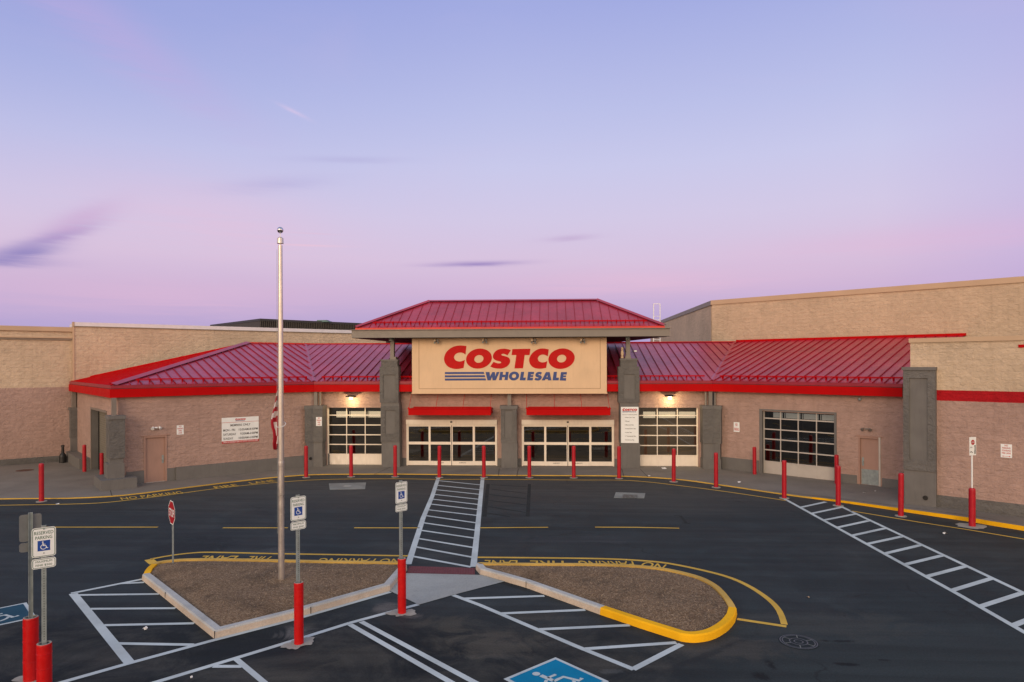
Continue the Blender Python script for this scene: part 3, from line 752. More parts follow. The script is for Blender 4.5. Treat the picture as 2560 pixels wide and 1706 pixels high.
cp.build('coping', store); cp = MB(); cp.box(V((qa.x, qa.y, qz-.28))-nR*.06-dR*.06, dR*26, nR*.45, V((0, 0, .28)), 'copingtan')
cp.build('coping', store); cp = MB(); cp.box(V((qa.x-.06, qa.y+.1, qz-.281)), YY*26, XX*.4, V((0, 0, .279)), 'copinggrey')
cp.build('coping', store)
# base courses
bs = MB()
def base_run(P, d, n, u0, u1, proj, z0, z1): 
    o = P+d*u0-n*proj; bs = MB(); bs.box(V((o.x, o.y, -.05)), d*(u1-u0), n*(proj-.002), V((0, 0, z1+.05)), 'grey'); bs.build('base_course', store)
zb = uL(500, 1169)[1]
base_run(AL, dL, nL, dl1+.02, dl1+.38, .03, 0, .60); base_run(AL, dL, nL, dl1+.381, LL, .16, 0, .62)
base_run(AL, dL, nL, .3, dl0-.02, .03, 0, .60)
base_run(AR, dR, nR, 0, rg0-.18, .04, 0, .62); base_run(AR, dR, nR, rg1+.12, rd0-.09, .03, 0, .42); base_run(AR, dR, nR, rd1+.09, LR+.2, .03, 0, .42)
base_run(V((XL, YW, 0)), XX, YY, sL1-XL+.02, sR0-XL-.02, .02, 0, .42)
base_run(V((XL, YW, 0)), XX, YY, gL1-XL+.05, sL0-XL-.02, .02, 0, .42); base_run(V((XL, YW, 0)), XX, YY, sR1-XL+.02, gR0-XL-.02, .02, 0, .42)
bs = MB(); bs.box(V((s0.x, s0.y, -.05))-nB*.05, V((c1.x-s0.x, c1.y-s0.y, 0)), nB*.048, V((0, 0, .40)), 'block_grey')
bs.build('base_course', store); bs = MB(); bs.box(V((RW0.x, RW0.y, -.05))-nW*.04-dW*.02, dW*13, nW*.038, V((0, 0, .58)), 'block_grey')
bs.build('base_course', store); o = AL+dS*(so1+.25)-nS*.5; bs = MB(); bs.box(V((o.x, o.y, -.05)), dS*(LS-so1-.2), nS*.498, V((0, 0, .62)), 'grey')
bs.build('base_course', store)

# fascias
fa = MB(); 
zf1 = onY(785, 962, YF).z; zg = onY(785, 954.3, YF).z
def run(pts, zb_, zt_, mat, out=0., th=.12, close=False):
    P = offset_line(pts, -out); Q = offset_line(pts, -out+th)
    for i in range(len(P)-1):
        a, b, c, d = P[i], P[i+1], Q[i+1], Q[i]
        fa.face([(a.x, a.y, zb_), (b.x, b.y, zb_), (b.x, b.y, zt_), (a.x, a.y, zt_)], mat)
        fa.face([(a.x, a.y, zt_), (b.x, b.y, zt_), (c.x, c.y, zt_), (d.x, d.y, zt_)], mat)
        fa.face([(a.x, a.y, zb_), (d.x, d.y, zb_), (c.x, c.y, zb_), (b.x, b.y, zb_)], mat)
        fa.face([(d.x, d.y, zb_), (d.x, d.y, zt_), (c.x, c.y, zt_), (c.x, c.y, zb_)], mat)
def offset_line(P, k):
    """offset to the left of travel (S->C->J->JR->CR travel: left = into building)"""
    out = []
    for i in range(len(P)):
        d1 = unit(P[i-1], P[i]) if i > 0 else None; d2 = unit(P[i], P[i+1]) if i < len(P)-1 else None
        d = ((d1 or V((0, 0, 0)))+(d2 or V((0, 0, 0)))).normalized(); n = V((-d.y, d.x, 0)); r = d1 or d2
        out.append(P[i]+n*(k/max(.4, n.dot(V((-r.y, r.x, 0))))))
    return out
fCR2 = fJR+dR*uR(2262, 980)[0]
FP = [fS, fC, fJ, fJR, fCR2]
run(FP, ZFB, zf1, 'red', 0, .34); run(FP, zf1+.002, zf1+.022, 'dark', -.05, .2); run(FP, zf1+.024, zg, 'gutter', -.03, .3)  # the dark strip paints the shadow line between fascia and gutter
# soffit boards
Q = offset_line(FP, .36)
fa.build('fascia', store)

# standing seam roofs -------------------------------------------------------
def roof(name, poly, eave, mat='roof', spacing=.42, seam='seam', sh=.055, sw_=.035, guard=None, parent=store, edge=None):
    """poly 3-D points of a plane; eave = (A,B) horizontal edge; seams run perpendicular to it"""
    mb = MB(); A, B = eave; d = unit(A, B); n = V((-d.y, d.x, 0))
    N = None
    c = sum(poly, V((0, 0, 0)))/len(poly)
    N = (poly[1]-poly[0]).cross(poly[2]-poly[0]).normalized()
    if N.z < 0: N = -N; poly = poly[::-1]
    mb.face(poly, mat)
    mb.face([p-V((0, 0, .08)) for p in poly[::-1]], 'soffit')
    def zof(p): return poly[0].z-(N.x*(p.x-poly[0].x)+N.y*(p.y-poly[0].y))/N.z
    us = [(p-A).dot(d) for p in poly]; u = min(us)+spacing*.6
    while u < max(us)-.05:
        ts = []
        for i in range(len(poly)):
            p, q_ = poly[i], poly[(i+1) % len(poly)]; a, b = (p-A).dot(d)-u, (q_-A).dot(d)-u
            if (a < 0) != (b < 0): t = a/(a-b); r = p.lerp(q_, t); ts.append((r-A).dot(n))
        if len(ts) >= 2 and max(ts)-min(ts) > .15:
            t0, t1 = min(ts)+.01, max(ts)-.03
            P0 = A+d*u+n*t0; P1 = A+d*u+n*t1; P0 = V((P0.x, P0.y, zof(P0)-.01)); P1 = V((P1.x, P1.y, zof(P1)-.01))
            mb.box(P0-d*sw_/2, d*sw_, P1-P0, N*sh, seam)
        u += spacing
    ob = mb.build(name, parent)
    if guard:
        gm = MB(); t, u0, u1 = guard
        def at(u, t, h): p = A+d*u+n*t; return V((p.x, p.y, zof(p)))+N*h
        gm.cyl(at(u0, t, .15), at(u1, t, .15), .028, n=8, mat='red')
        gm.cyl(at(u0, t, .09), at(u1, t, .09), .012, n=6, mat='red')
        k = u0+.1
        while k < u1:
            gm.box(at(k, t-.02, 0), d*.03, (at(k, t+.16, 0)-at(k, t-.02, 0)), N*.14, 'red'); k += spacing
        gm.build('snow_guard', ob)
    return ob
ZE = zg+.005; ZR = 6.63
E_ = offset_line(FP, .07); 
for p in E_: p.z = ZE
eS, eC, eJ, eJR, eCR = E_
apex = V((-18.26, 39.74, ZR)); vL = V((-15.55, 42.2, ZR)); vR = V((11.42, 42.3, ZR))
lr = (D8+dR*24); rEnd = onP(2474, 838.5, D8-nR*.15, dR); rEnd.z = ZR
roof('center_roof', [eJ, eJR, vR, vL], (eJ, eJR), spacing=.46, guard=(.35, .3, (eJR-eJ).length-.3))
roof('left_wing_roof', [eC, eJ, vL, apex], (eC, eJ), spacing=.46, guard=(.35, 1.0, (eJ-eC).length-.25))
roof('left_end_roof', [eS, eC, apex], (eS, eC), mat='roofbright', seam='roofbright', spacing=.46, sh=.02)
vR2 = vR; eEnd = eJR+dR*11.2
rr = vR+dR*12
roof('right_wing_roof', [eJR, eEnd, rr, vR], (eJR, eEnd), spacing=.46, guard=(.35, .25, 11))
# hip, ridge and valley caps
cpz = MB()
def cap(a, b, w_, mat, h=.07):
    d = (b-a).normalized(); s_ = d.cross(UP).normalized(); u = s_.cross(d).normalized()
    cpz.face([a-s_*w_, b-s_*w_, b+u*h, a+u*h], mat); cpz.face([a+u*h, b+u*h, b+s_*w_, a+s_*w_], mat)
cap(eC+V((0, 0, .02)), apex+V((0, 0, .03)), .24, 'roof', .09); cap(eJ+V((0, 0, .02)), vL+V((0, 0, .02)), .10, 'roof', .03); cap(eJR+V((0, 0, .02)), vR+V((0, 0, .02)), .10, 'roof', .03)
cpz.box(apex-nL*.05, dL*4.0, nL*.3, V((0, 0, .07)), 'redorange'); 
cpz.box(vL, XX*27, YY*.2, V((0, 0, .05)), 'red'); cpz.box(vR+dR*.1, dR*12, nR*.15, V((0, 0, .13)), 'red')
cpz.box(eS, (apex-eS), nS*.05, V((0, 0, .05)), 'roofbright')
cpz.build('roof_ridge_cap', store)

# entrance tower: beam, roof, sign panel -----------------------------------
tb = MB(); YB = 33.6
b0, b1 = onY(879, 844.8, YB), onY(1675, 841, YB); bz0, bz1 = (b0.z+b1.z)/2, (onY(879, 826, YB).z+onY(1675, 822, YB).z)/2
x0, x1 = b0.x, b1.x; yb2 = 41.7; sx = .152*(yb2-YB)
TP = [V((x0, YB, 0)), V((x1, YB, 0)), V((x1-sx-.35, yb2, 0)), V((x0+sx-.35, yb2, 0))]
tb.prism([(p.x, p.y) for p in TP], bz0, bz1, 'greymetal')
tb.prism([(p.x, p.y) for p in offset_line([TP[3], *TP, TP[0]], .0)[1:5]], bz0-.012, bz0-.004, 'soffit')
tb.prism([(x0-.08, YB-.08), (x1+.08, YB-.08), (x1-sx-.3, yb2), (x0+sx-.4, yb2)], bz1+.002, bz1+.035, 'greymetal')
tb.build('roof_beam', store)
ex0, ex1 = onY(888, 820, YB+.2).x, onY(1662, 816, YB+.2).x
rt = MB(); rz0, rz1 = bz1+.04, onY(1280, 817.5, YB+.2).z
TQ = [V((ex0, YB+.2, 0)), V((ex1, YB+.2, 0)), V((ex1-sx-.3, yb2-.2, 0)), V((ex0+sx-.3, yb2-.2, 0))]
rt.prism([(p.x, p.y) for p in TQ], rz0, rz1, 'redorange')
rt.build('tower_fascia', store)
YR = 36.9; r0 = onY(1073, 754.5, YR); r1 = onY(1493, 750.5, YR); rzz = (r0.z+r1.z)/2; r0.z = r1.z = rzz
T = [V((p.x, p.y, rz1+.004)) for p in TQ]
roof('tower_roof', [T[0], T[1], r1, r0], (T[0], T[1]), spacing=.455, guard=(.3, .85, (T[1]-T[0]).length-.85), sh=.035, sw_=.03)
roof('tower_roof_end', [T[1], T[2], r1], (T[1], T[2]), spacing=.455); roof('tower_roof_end', [T[3], T[0], r0], (T[3], T[0]), spacing=.455)
roof('tower_roof_back', [T[2], T[3], r0, r1], (T[2], T[3]), spacing=.455)
hc = MB(); cpz = hc
cap(T[0]+V((0, 0, .02)), r0+V((0, 0, .02)), .17, 'roof', .08); cap(T[1]+V((0, 0, .02)), r1+V((0, 0, .02)), .17, 'roof', .08); cap(r0+V((0, 0, .0)), r1, .17, 'roof', .08)
hc.build('tower_ridge_cap', store)
pn = MB(); pa = onY(1030.3, 983.6, YS); pb = onY(1517, 983, YS); pz = (pa.z+pb.z)/2
pn.box((pa.x, YS, pz), (pb.x-pa.x, 0, 0), (0, .5, 0), (0, 0, bz0-pz-.02), 'stucco')
pn.box((pa.x-.03, YS-.02, pz-.03), (pb.x-pa.x+.06, 0, 0), (0, .5, 0), (0, 0, .05), 'stucco')
# panel groove frame
ga, gb = onY(1047, 972, YS).x, onY(1500, 972, YS).x; gz = onY(1047, 973, YS).z
pn.box((ga, YS-.004, gz), (.03, 0, 0), (0, .003, 0), (0, 0, bz0-gz-.1), 'groove'); pn.box((gb, YS-.004, gz), (.03, 0, 0), (0, .003, 0), (0, 0, bz0-gz-.1), 'groove'); pn.box((ga, YS-.005, gz), (gb-ga, 0, 0), (0, .003, 0), (0, 0, .03), 'groove')
panel = pn.build('sign_panel', store)
core = MB(); core.box((pa.x+.4, YS+.55, ZFB+.3), (pb.x-pa.x-.8, 0, 0), (0, 6.5, 0), (0, 0, bz0-ZFB-.35), 'soffit'); core.build('tower_shade_core', store)  # added dark box behind the panel, deepened to darken the roof beneath the tower

# ---- logo traced shapes
def ell(cx_, cy_, rx, ry, sk=.0, n=36): return [(cx_+rx*math.cos(t*2*math.pi/n)-sk*ry*math.sin(t*2*math.pi/n), cy_+ry*math.sin(t*2*math.pi/n)) for t in range(n)]
def sm(pts, k=5): return [(p.x, p.y) for p in spl([V((a, b, 0)) for a, b in pts], k)]
LC1 = sm([(507, 150), (420, 142), (340, 153), (265, 188), (205, 250), (178, 330), (192, 400), (240, 455), (310, 483), (385, 487), (465, 472)])+sm([(483, 355), (440, 372), (400, 377), (350, 362), (325, 322), (337, 283), (372, 255), (420, 246), (460, 255), (493, 275)])
LO1 = [ell(691, 335, 189, 148, .12), ell(690, 340, 67, 57, .12)]
LS1 = sm([(1160, 212), (1110, 195), (1050, 189), (980, 200), (925, 237), (897, 290), (907, 338), (950, 365), (998, 376), (1018, 390), (1003, 403), (960, 403), (905, 382)])+sm([(857, 452), (900, 470), (960, 481), (1030, 480), (1095, 455), (1140, 408), (1148, 355), (1122, 318), (1075, 300), (1035, 290), (1020, 278), (1032, 267), (1062, 266), (1110, 288)])
LT = [(1183, 195), (1447, 190), (1434, 283), (1363, 283), (1338, 478), (1213, 480), (1240, 283), (1170, 283)]
LC2 = sm([(1717, 200), (1640, 186), (1560, 197), (1480, 250), (1433, 325), (1432, 388), (1465, 445), (1520, 476), (1600, 484), (1678, 472)])+sm([(1695, 370), (1660, 386), (1615, 391), (1572, 372), (1556, 335), (1572, 300), (1610, 278), (1655, 279), (1703, 302)])
LO2 = [ell(1905, 336, 193, 151, .12), ell(1906, 335, 68, 57, .12)]
LRED = [[LC1], LO1, [LS1], [LT], [LC2], LO2]
LBARS = [[[(190, 533), (762, 530), (770, 560), (190, 563)]], [[(190, 581), (775, 578), (783, 608), (190, 611)]], [[(190, 628), (787, 625), (797, 655), (190, 658)]]]
s2 = [(1505+(x-857)*113/303, 530+(y-189)*127/292) for x, y in LS1]
LBL = [[[(787, 533), (847, 533), (853, 598), (888, 533), (925, 533), (930, 598), (950, 533), (993, 531), (938, 655), (890, 655), (884, 600), (862, 655), (817, 655)]],
       [[(1003, 530), (1045, 530), (1040, 572), (1080, 572), (1085, 530), (1128, 530), (1113, 652), (1065, 652), (1072, 608), (1032, 608), (1027, 652), (985, 652)]],
       [ell(1206, 591, 75, 66, .1), ell(1206, 591, 31, 29, .1)], [[(1310, 530), (1355, 530), (1343, 614), (1380, 614), (1373, 655), (1290, 655)]],
       [[(1415, 530), (1502, 530), (1497, 565), (1455, 565), (1453, 578), (1490, 578), (1486, 606), (1448, 606), (1446, 618), (1487, 618), (1481, 655), (1398, 655)]], [s2],
       [[(1675, 533), (1730, 533), (1757, 655), (1705, 655), (1703, 638), (1670, 638), (1660, 655), (1612, 655)], [(1682, 608), (1700, 608), (1697, 572)]],
       [[(1790, 530), (1837, 530), (1828, 615), (1868, 615), (1862, 655), (1773, 655)]], [[(1897, 533), (1985, 533), (1980, 570), (1935, 570), (1933, 583), (1973, 583), (1968, 608), (1930, 608), (1928, 621), (1972, 621), (1970, 660), (1878, 657)]]]
def logo(mb, fn):
    for c in LRED: mb.glyphs(c, fn, 'logo_red')
    for c in LBARS+LBL: mb.glyphs(c, fn, 'logo_blue')
lg = MB()
def big(x, y): p = onY(1080+x/5.8825, 840+y/5.8825, YS); return V((p.x, YS-.012, p.z))
for c in LRED: lg.glyphs(c, big, 'logo_red')
l1 = lg.build('logo_letters', panel, label='large red slanted store name letters')
lg = MB()
for c in LBARS+LBL: lg.glyphs(c, big, 'logo_blue')
lg.build('logo_tagline', panel, label='blue slanted word with three blue bars')
def logo_fn(O, Rt, U, w):
    k = w/(2100-178); O = V(O); return lambda x, y: O+Rt*((x-178)*k)+U*((657-y)*k)

# pillars ------------------------------------------------------------------
def bx(mb, x0, x1, z0, z1, y0, dep, mat): mb.box((x0, y0, z0), (x1-x0, 0, 0), (0, dep, 0), (0, 0, z1-z0), mat)
def frame_recess(mb, x0, x1, z0, z1, y, mat):
    """raised border around a shallow recessed panel, built as four strips proud of the shaft"""
    t = .012
    for a, b, c, e in ((x0, x0+.02, z0, z1), (x0, x1, z1-.02, z1)): mb.box((a, y-.006, c), (b-a, 0, 0), (0, .006, 0), (0, 0, e-c), 'dark')
def tall_pillar(l, r, zlev, label):
    """l,r px at the front face; zlev px of levels"""
    mb = MB(); X = lambda px: onY(px, 1050, YP).x; Z = lambda py, px=(l+r)/2: onY(px, py, YP).z
    dep = .58
    return X, Z
def shaft(mb, x0, x1, z0, z1, y, rec=None, dep=.58, mat='block_grey', m2='grey'):
    """front face with a recessed vertical panel rec=(xa,xb,za,zb)"""
    if rec is None: bx(mb, x0, x1, z0, z1, y, dep, mat); return
    xa, xb, za, zb = rec; t = .05
    bx(mb, x0, x1, z0, z1, y+t, dep-t, m2)
    bx(mb, x0, xa, z0, z1, y, t-.001, mat); bx(mb, xb, x1, z0, z1, y, t-.001, mat)
    bx(mb, xa, xb, z0, za, y, t-.001, mat); bx(mb, xa, xb, zb, z1, y, t-.001, mat)
def zoom2(x, y): return (740+x/3.266, 720+y/3.266)
def zoom3(x, y): return (1240+x/3.266, 720+y/3.266)
def pillarset(conv, b, sh1, sh2, cp_, ys, rec1, rec2, post):
    mb = MB()
    X = lambda x: onY(*conv(x, 1000), YP).x; Z = lambda y: onY(*conv((b[0]+b[1])/2, y), YP).z
    bx(mb, X(b[0]), X(b[1]), -.05, Z(ys[0]), YP-.0, .6, 'grey')
    shaft(mb, X(sh1[0]), X(sh1[1]), Z(ys[0])+.001, Z(ys[1]), YP-.03, rec1 and (X(rec1[0]), X(rec1[1]), Z(rec1[3]), Z(rec1[2])))
    bx(mb, X(sh1[0])+.01, X(sh1[1])-.02, Z(ys[1])+.001, Z(ys[2]), YP+.01, .55, 'grey')
    shaft(mb, X(sh2[0]), X(sh2[1]), Z(ys[2])+.001, Z(ys[3]), YP-.03, rec2 and (X(rec2[0]), X(rec2[1]), Z(rec2[3]), Z(rec2[2])))
    bx(mb, X(cp_[0]), X(cp_[1]), Z(ys[3])+.001, Z(ys[4])-.08, YP+.02, .5, 'block_grey')
    bx(mb, X(cp_[0])-.02, X(cp_[1])+.02, Z(ys[4])-.079, Z(ys[4]), YP, .54, 'grey')
    mb.build('pillar', store)
    pm = MB(); ztop = bz0-.012
    bx(pm, X(post[0]), X(post[1]), Z(ys[4]), ztop, YP+.14, .28, 'greymetal')
    bx(pm, X(post[0])-.03, X(post[0])+.03+.12, ztop-.12, ztop, YP+.0, .13, 'galv')
    bx(pm, X(post[2]), X(post[3]), Z(ys[4]), Z(ys[4])+.14, YP+.12, .36, 'greymetal')
    pm.build('post', store)
pillarset(zoom2, (697, 845), (692, 845), (685, 838), (695, 828), (1258, 965, 938, 643, 585), (727, 812, 1000, 1190), (712, 815, 710, 905), (765, 795, 763, 812))
pillarset(zoom3, (1018, 1175), (1010, 1168), (1000, 1172), (1018, 1155), (1270, 965, 938, 643, 577), None, (1042, 1137, 706, 905), (1067, 1100, 1060, 1105))
# centre pillar
mb = MB(); X = lambda x: onY(*zoom2(x, 1000), YP).x; Z = lambda y: onY(*zoom2(1740, y), YP).z
bx(mb, X(1676), X(1806), -.05, Z(1265), YP, .6, 'grey'); shaft(mb, X(1672), X(1802), Z(1265)+.001, Z(990), YP-.02, (X(1703), X(1770), Z(1228), Z(1000)))
bx(mb, X(1664), X(1808), Z(990)+.001, Z(963), YP-.05, .66, 'grey'); mb.build('pillar', store)
pm = MB(); bx(pm, X(1725), X(1756), Z(963), 4.0, YP+.2, .25, 'greymetal'); pm.build('post', store)
# bevelled corner pillars (mirror images)
def corner_pillar(sgn, Jx):
    mb = MB(); k = sgn
    d = V((dL.x*1, dL.y, 0)); 
    P2 = V((Jx+k*2.10*0, 0, 0))
    base = [(-.0, 0)]
    # local coords: x to the outside (wing side positive), measured from the front face's outer corner
    def W(x, y): return (Jx-k*x if k > 0 else Jx+x, y)
    f = YP+.0
    a = onY(784, 1100, f).x-fJ.x; b = onY(806, 1100, f).x-fJ.x; e = onY(815, 1100, YW).x-fJ.x
    def poly(g_):  # g_ growth
        pts = [(a-.44*dL.x-g_*.6-.35, f-.44*dL.y+.9), (a-.44*dL.x-g_, f-.44*dL.y-g_*.5), (a, f-g_), (b+g_*.7, f-g_), (e+g_, YW-.12), (e+g_, YW+.1)]
        return [((fJ.x+x) if k > 0 else (fJR.x-x), y) for x, y in pts]
    Z = lambda py: onY(795, py, YP).z
    mb.prism(poly(.02), -.05, Z(1143), 'grey'); mb.prism(poly(-.02), Z(1143)+.001, Z(1106), 'grey')
    mb.prism(poly(.03), Z(1106)+.001, Z(1023), 'block_grey'); mb.prism(poly(.05), Z(1023)+.001, Z(1014.5), 'grey')
    # round scupper hole
    ob = mb.build('corner_pillar', store)
    hm = MB(); c = V(((fJ.x+a-.12) if k > 0 else (fJR.x-a+.12), YP-.13, .47)); nn = V((dL.y*k, -dL.x, 0)).normalized()
    hm.cyl(c-nn*.0, c+nn*.03, .075, n=16, mat='black'); hm.build('drain_hole', ob)
    # posts and downpipes above
    pm = MB(); zt_ = Z(1014.5); zc = ZFB+.02
    def q_(x0, x1, y0, m, dep=.16): 
        xa, xb = ((fJ.x+x0), (fJ.x+x1)) if k > 0 else ((fJR.x-x1), (fJR.x-x0)); bx(pm, xa, xb, zt_, zc, y0, dep, m)
    q_(a-.05, a+.13, YP+.2, 'greymetal')
    for xx in (a-.2, a+.26):
        p = (fJ.x+xx) if k > 0 else (fJR.x-xx); pm.cyl((p, YP+.28, zt_), (p, YP+.28, zc-.05), .055, n=12, mat='greymetal')
    pm.build('post', store)
corner_pillar(1, fJ.x); corner_pillar(-1, fJR.x)
# left end pillars
zz = lambda x, y: (140+x/5.2267, 940+y/5.2267)
mb = MB(); cfl = G(*zz(590, 1520)); cfr = G(*zz(1060, 1470)); dd = dL
wpl = (cfr-cfl).dot(dd); pz_ = .55
mb.box(V((cfl.x, cfl.y, -.05)), dd*wpl, nL*1.9, V((0, 0, .05+.47)), 'grey')
pc = cfl+nL*.38
def fx(x, y=1200): return (onP(*zz(x, y), pc, dd)-pc).dot(dd)
def fz(x, y): return onP(*zz(x, y), pc, dd).z
def pb(x0, x1, z0, z1, out, dep, mat): o_ = pc+dd*x0-nL*out; mb.box(V((o_.x, o_.y, z0)), dd*(x1-x0), nL*dep, V((0, 0, z1-z0)), mat)
pb(fx(672), fx(897), .471, fz(800, 1145), 0, .8, 'grey'); pb(fx(706), fx(884), fz(800, 1145)+.001, fz(800, 1082), -.04, .7, 'grey')
pb(fx(697), fx(905), fz(800, 1082)+.001, fz(800, 568), .0, .76, 'block_grey'); pb(fx(685), fx(915), fz(800, 568)+.001, fz(800, 522), .04, .84, 'grey')
mb.build('corner_pillar', store)
pm = MB(); o_ = pc+dd*fx(750)+nL*.25; pm.box(V((o_.x, o_.y, fz(800, 522))), dd*(fx(808)-fx(750)), nL*.25, V((0, 0, ZFB-fz(800, 522)-.005)), 'greymetal'); pm.build('post', store)
mb = MB(); pc2 = AL+dS*(LS-.75)-nS*.12; a_ = pc2
sx0 = ps(*zz(280, 700)); o_ = V((sx0.x, sx0.y, 0))
mb.box(V((o_.x, o_.y, -.05)), -nS*.30, dS*.5, V((0, 0, 1.35)), 'grey'); mb.box(V((o_.x, o_.y, 1.301)), -nS*.33, dS*.5, V((0, 0, 1.55)), 'block_grey'); mb.box(V((o_.x, o_.y, 2.852)), -nS*.38, dS*.54, V((0, 0, .14)), 'grey')
mb.build('corner_pillar', store)
pm = MB(); pm.box(V((o_.x, o_.y, 2.995))-nS*.05, -nS*.2, dS*.25, V((0, 0, .905)), 'greymetal'); pm.build('post', store)
# right tall pillar
mb = MB(); pR = RW0-nW*.16
def rx_(px, py): p = onP(px, py, pR, dW); return (p-pR).dot(dW), p.z
def rb(u0, u1, z0, z1, out, dep, mat): o_ = pR+dW*u0-nW*out; mb.box(V((o_.x, o_.y, z0)), dW*(u1-u0), nW*dep, V((0, 0, z1-z0)), mat)
z5 = lambda x, y: (1760+x/2.24, 660+y/2.24)
ua, ub = rx_(*z5(1117, 900))[0], rx_(*z5(1298, 900))[0]; zA = rx_(*z5(1200, 1158))[1]; zB = rx_(*z5(1200, 596))[1]; zC = rx_(*z5(1200, 578))[1]
ra, rb_ = rx_(*z5(1150, 900))[0], rx_(*z5(1253, 900))[0]; rz_t, rz_b = rx_(*z5(1200, 640))[1], rx_(*z5(1200, 1100))[1]
rb(ua+.02, ub, -.05, zA, 0, .7, 'grey'); 
rb(ua, ub, zA+.001, zB, -.05+.04, .6, 'grey')
rb(ua, ra, zA+.001, zB, .04, .05, 'block_grey'); rb(rb_, ub, zA+.001, zB, .04, .05, 'block_grey'); rb(ra, rb_, zA+.001, rz_b, .04, .05, 'block_grey'); rb(ra, rb_, rz_t, zB, .04, .05, 'block_grey')
rb(ua-.04, ub+.02, zB+.001, zC, .08, .7, 'grey')
tp = mb.build('tall_pillar', store)
hm = MB(); c = onP(*z5(1240, 1311), pR, dW); hm.cyl(c, c-nW*.02, .085, n=16, mat='black'); hm.build('drain_hole', tp)

# doors ---------------------------------------------------------------------
def sect_door(O, d, n, W_, z0, z1, bars, cols, rec, name='garage_door', kick=None, fm='stucco_white', km='alu', label=None, inter='interior', depth=3.5, bar2=None):
    """sectional glazed door. bars: z of horizontal bar centres; cols: u fractions"""
    e = thing(name, None, None); e.parent = store
    del e
def garage(O, d, n, W_, ztop, rails, kick, ncol, fm, km, inter='interior', depth=4, strip=None, label=None, sm_='interior_pale_glow'):
    P = lambda u, z, k: V((O.x, O.y, 0))+d*u+n*k+V((0, 0, z))
    fr = MB(); t = .045
    def b(u0, u1, z0, z1, k0, dep, mat): fr.box(P(u0, z0, k0), d*(u1-u0), n*dep, V((0, 0, z1-z0)), mat)
    b(0, t, .03, ztop, 0, .05, fm); b(W_-t, W_, .03, ztop, 0, .05, fm)
    for i in range(1, ncol): u = W_*i/ncol; b(u-.02, u+.02, .03, ztop, .002, .045, fm)
    for z in rails: b(t, W_-t, z-.025, z+.025, -.006, .05, fm)
    b(0, W_, ztop, ztop+.03, 0, .05, 'dark')
    ob = fr.build('garage_door', store, label=label)
    kk = MB()
    for i in range(ncol):
        u0, u1 = W_*i/ncol+.02, W_*(i+1)/ncol-.02; nu, nz = 10, 6; vs = []
        for a in range(nu+1):
            for c in range(nz+1):
                u = u0+(u1-u0)*a/nu; z = .05+(kick-.06)*c/nz
                dent = 0
                if label and 'dented' in label: dent = .045*math.exp(-((u-W_*(.17 if i == 0 else .42))**2*9+(z-.28)**2*60))*math.sin(u*14)*(1.4 if i < 2 else .0)
                vs.append(P(u, z, .012-dent))
        kk.raw(vs, [[a*(nz+1)+c, (a+1)*(nz+1)+c, (a+1)*(nz+1)+c+1, a*(nz+1)+c+1] for a in range(nu) for c in range(nz)], km, True)
    kk.box(P(0, .0, .03), d*W_, n*.03, V((0, 0, .06)), 'alu'); kk.box(P(0, .0, .05), d*W_, n*.02, V((0, 0, kick)), 'dark')
    kk.build('kick_panel', ob)
    gl = MB(); gl.face([P(0, kick, .03), P(W_, kick, .03), P(W_, ztop, .03), P(0, ztop, .03)], 'glass'); gl.build('glass', ob)
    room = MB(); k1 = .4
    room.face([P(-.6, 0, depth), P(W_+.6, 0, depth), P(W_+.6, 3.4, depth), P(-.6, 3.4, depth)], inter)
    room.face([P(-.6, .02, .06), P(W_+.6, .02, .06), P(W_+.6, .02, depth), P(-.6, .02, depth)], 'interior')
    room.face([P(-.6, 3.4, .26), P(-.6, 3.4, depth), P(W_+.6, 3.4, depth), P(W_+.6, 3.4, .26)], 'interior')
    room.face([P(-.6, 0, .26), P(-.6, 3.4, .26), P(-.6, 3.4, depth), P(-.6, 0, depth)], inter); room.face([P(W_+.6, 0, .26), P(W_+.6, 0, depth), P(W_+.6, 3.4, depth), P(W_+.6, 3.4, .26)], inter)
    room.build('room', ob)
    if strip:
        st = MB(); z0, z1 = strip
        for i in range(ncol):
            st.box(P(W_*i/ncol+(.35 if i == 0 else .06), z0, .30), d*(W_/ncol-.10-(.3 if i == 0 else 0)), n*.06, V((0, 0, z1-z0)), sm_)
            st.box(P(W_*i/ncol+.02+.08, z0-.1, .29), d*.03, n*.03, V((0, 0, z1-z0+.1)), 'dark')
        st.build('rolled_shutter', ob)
    return ob
YD = YW+.12
z4 = lambda x, y: (740+x/6.53, 960+y/6.53)
def rz4(y): return onY(*z4(900, y), YD).z
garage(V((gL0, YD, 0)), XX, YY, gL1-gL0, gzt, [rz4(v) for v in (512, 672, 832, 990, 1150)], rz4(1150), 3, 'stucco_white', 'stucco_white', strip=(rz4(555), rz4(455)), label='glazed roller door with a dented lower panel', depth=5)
z5z = lambda x, y: (1520+x/7.127, 980+y/7.127)
def rz5(y): return onY(*z5z(1070, y), YD).z
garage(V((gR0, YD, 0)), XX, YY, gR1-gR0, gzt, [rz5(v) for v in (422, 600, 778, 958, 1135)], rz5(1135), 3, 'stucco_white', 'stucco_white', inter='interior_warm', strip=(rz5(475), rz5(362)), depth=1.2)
OR_ = AR+dR*rg0+nR*.12
def rgz_(y): return onP(*z5(540, y), OR_, dR).z
og = garage(OR_, dR, nR, rg1-rg0, rgz, [rgz_(v) for v in (875, 938, 995, 1058, 1125)], rgz_(1122), 4, 'alu', 'alu', strip=(rgz_(872), rgz_(842)), depth=6, sm_='interior_dim_glow')
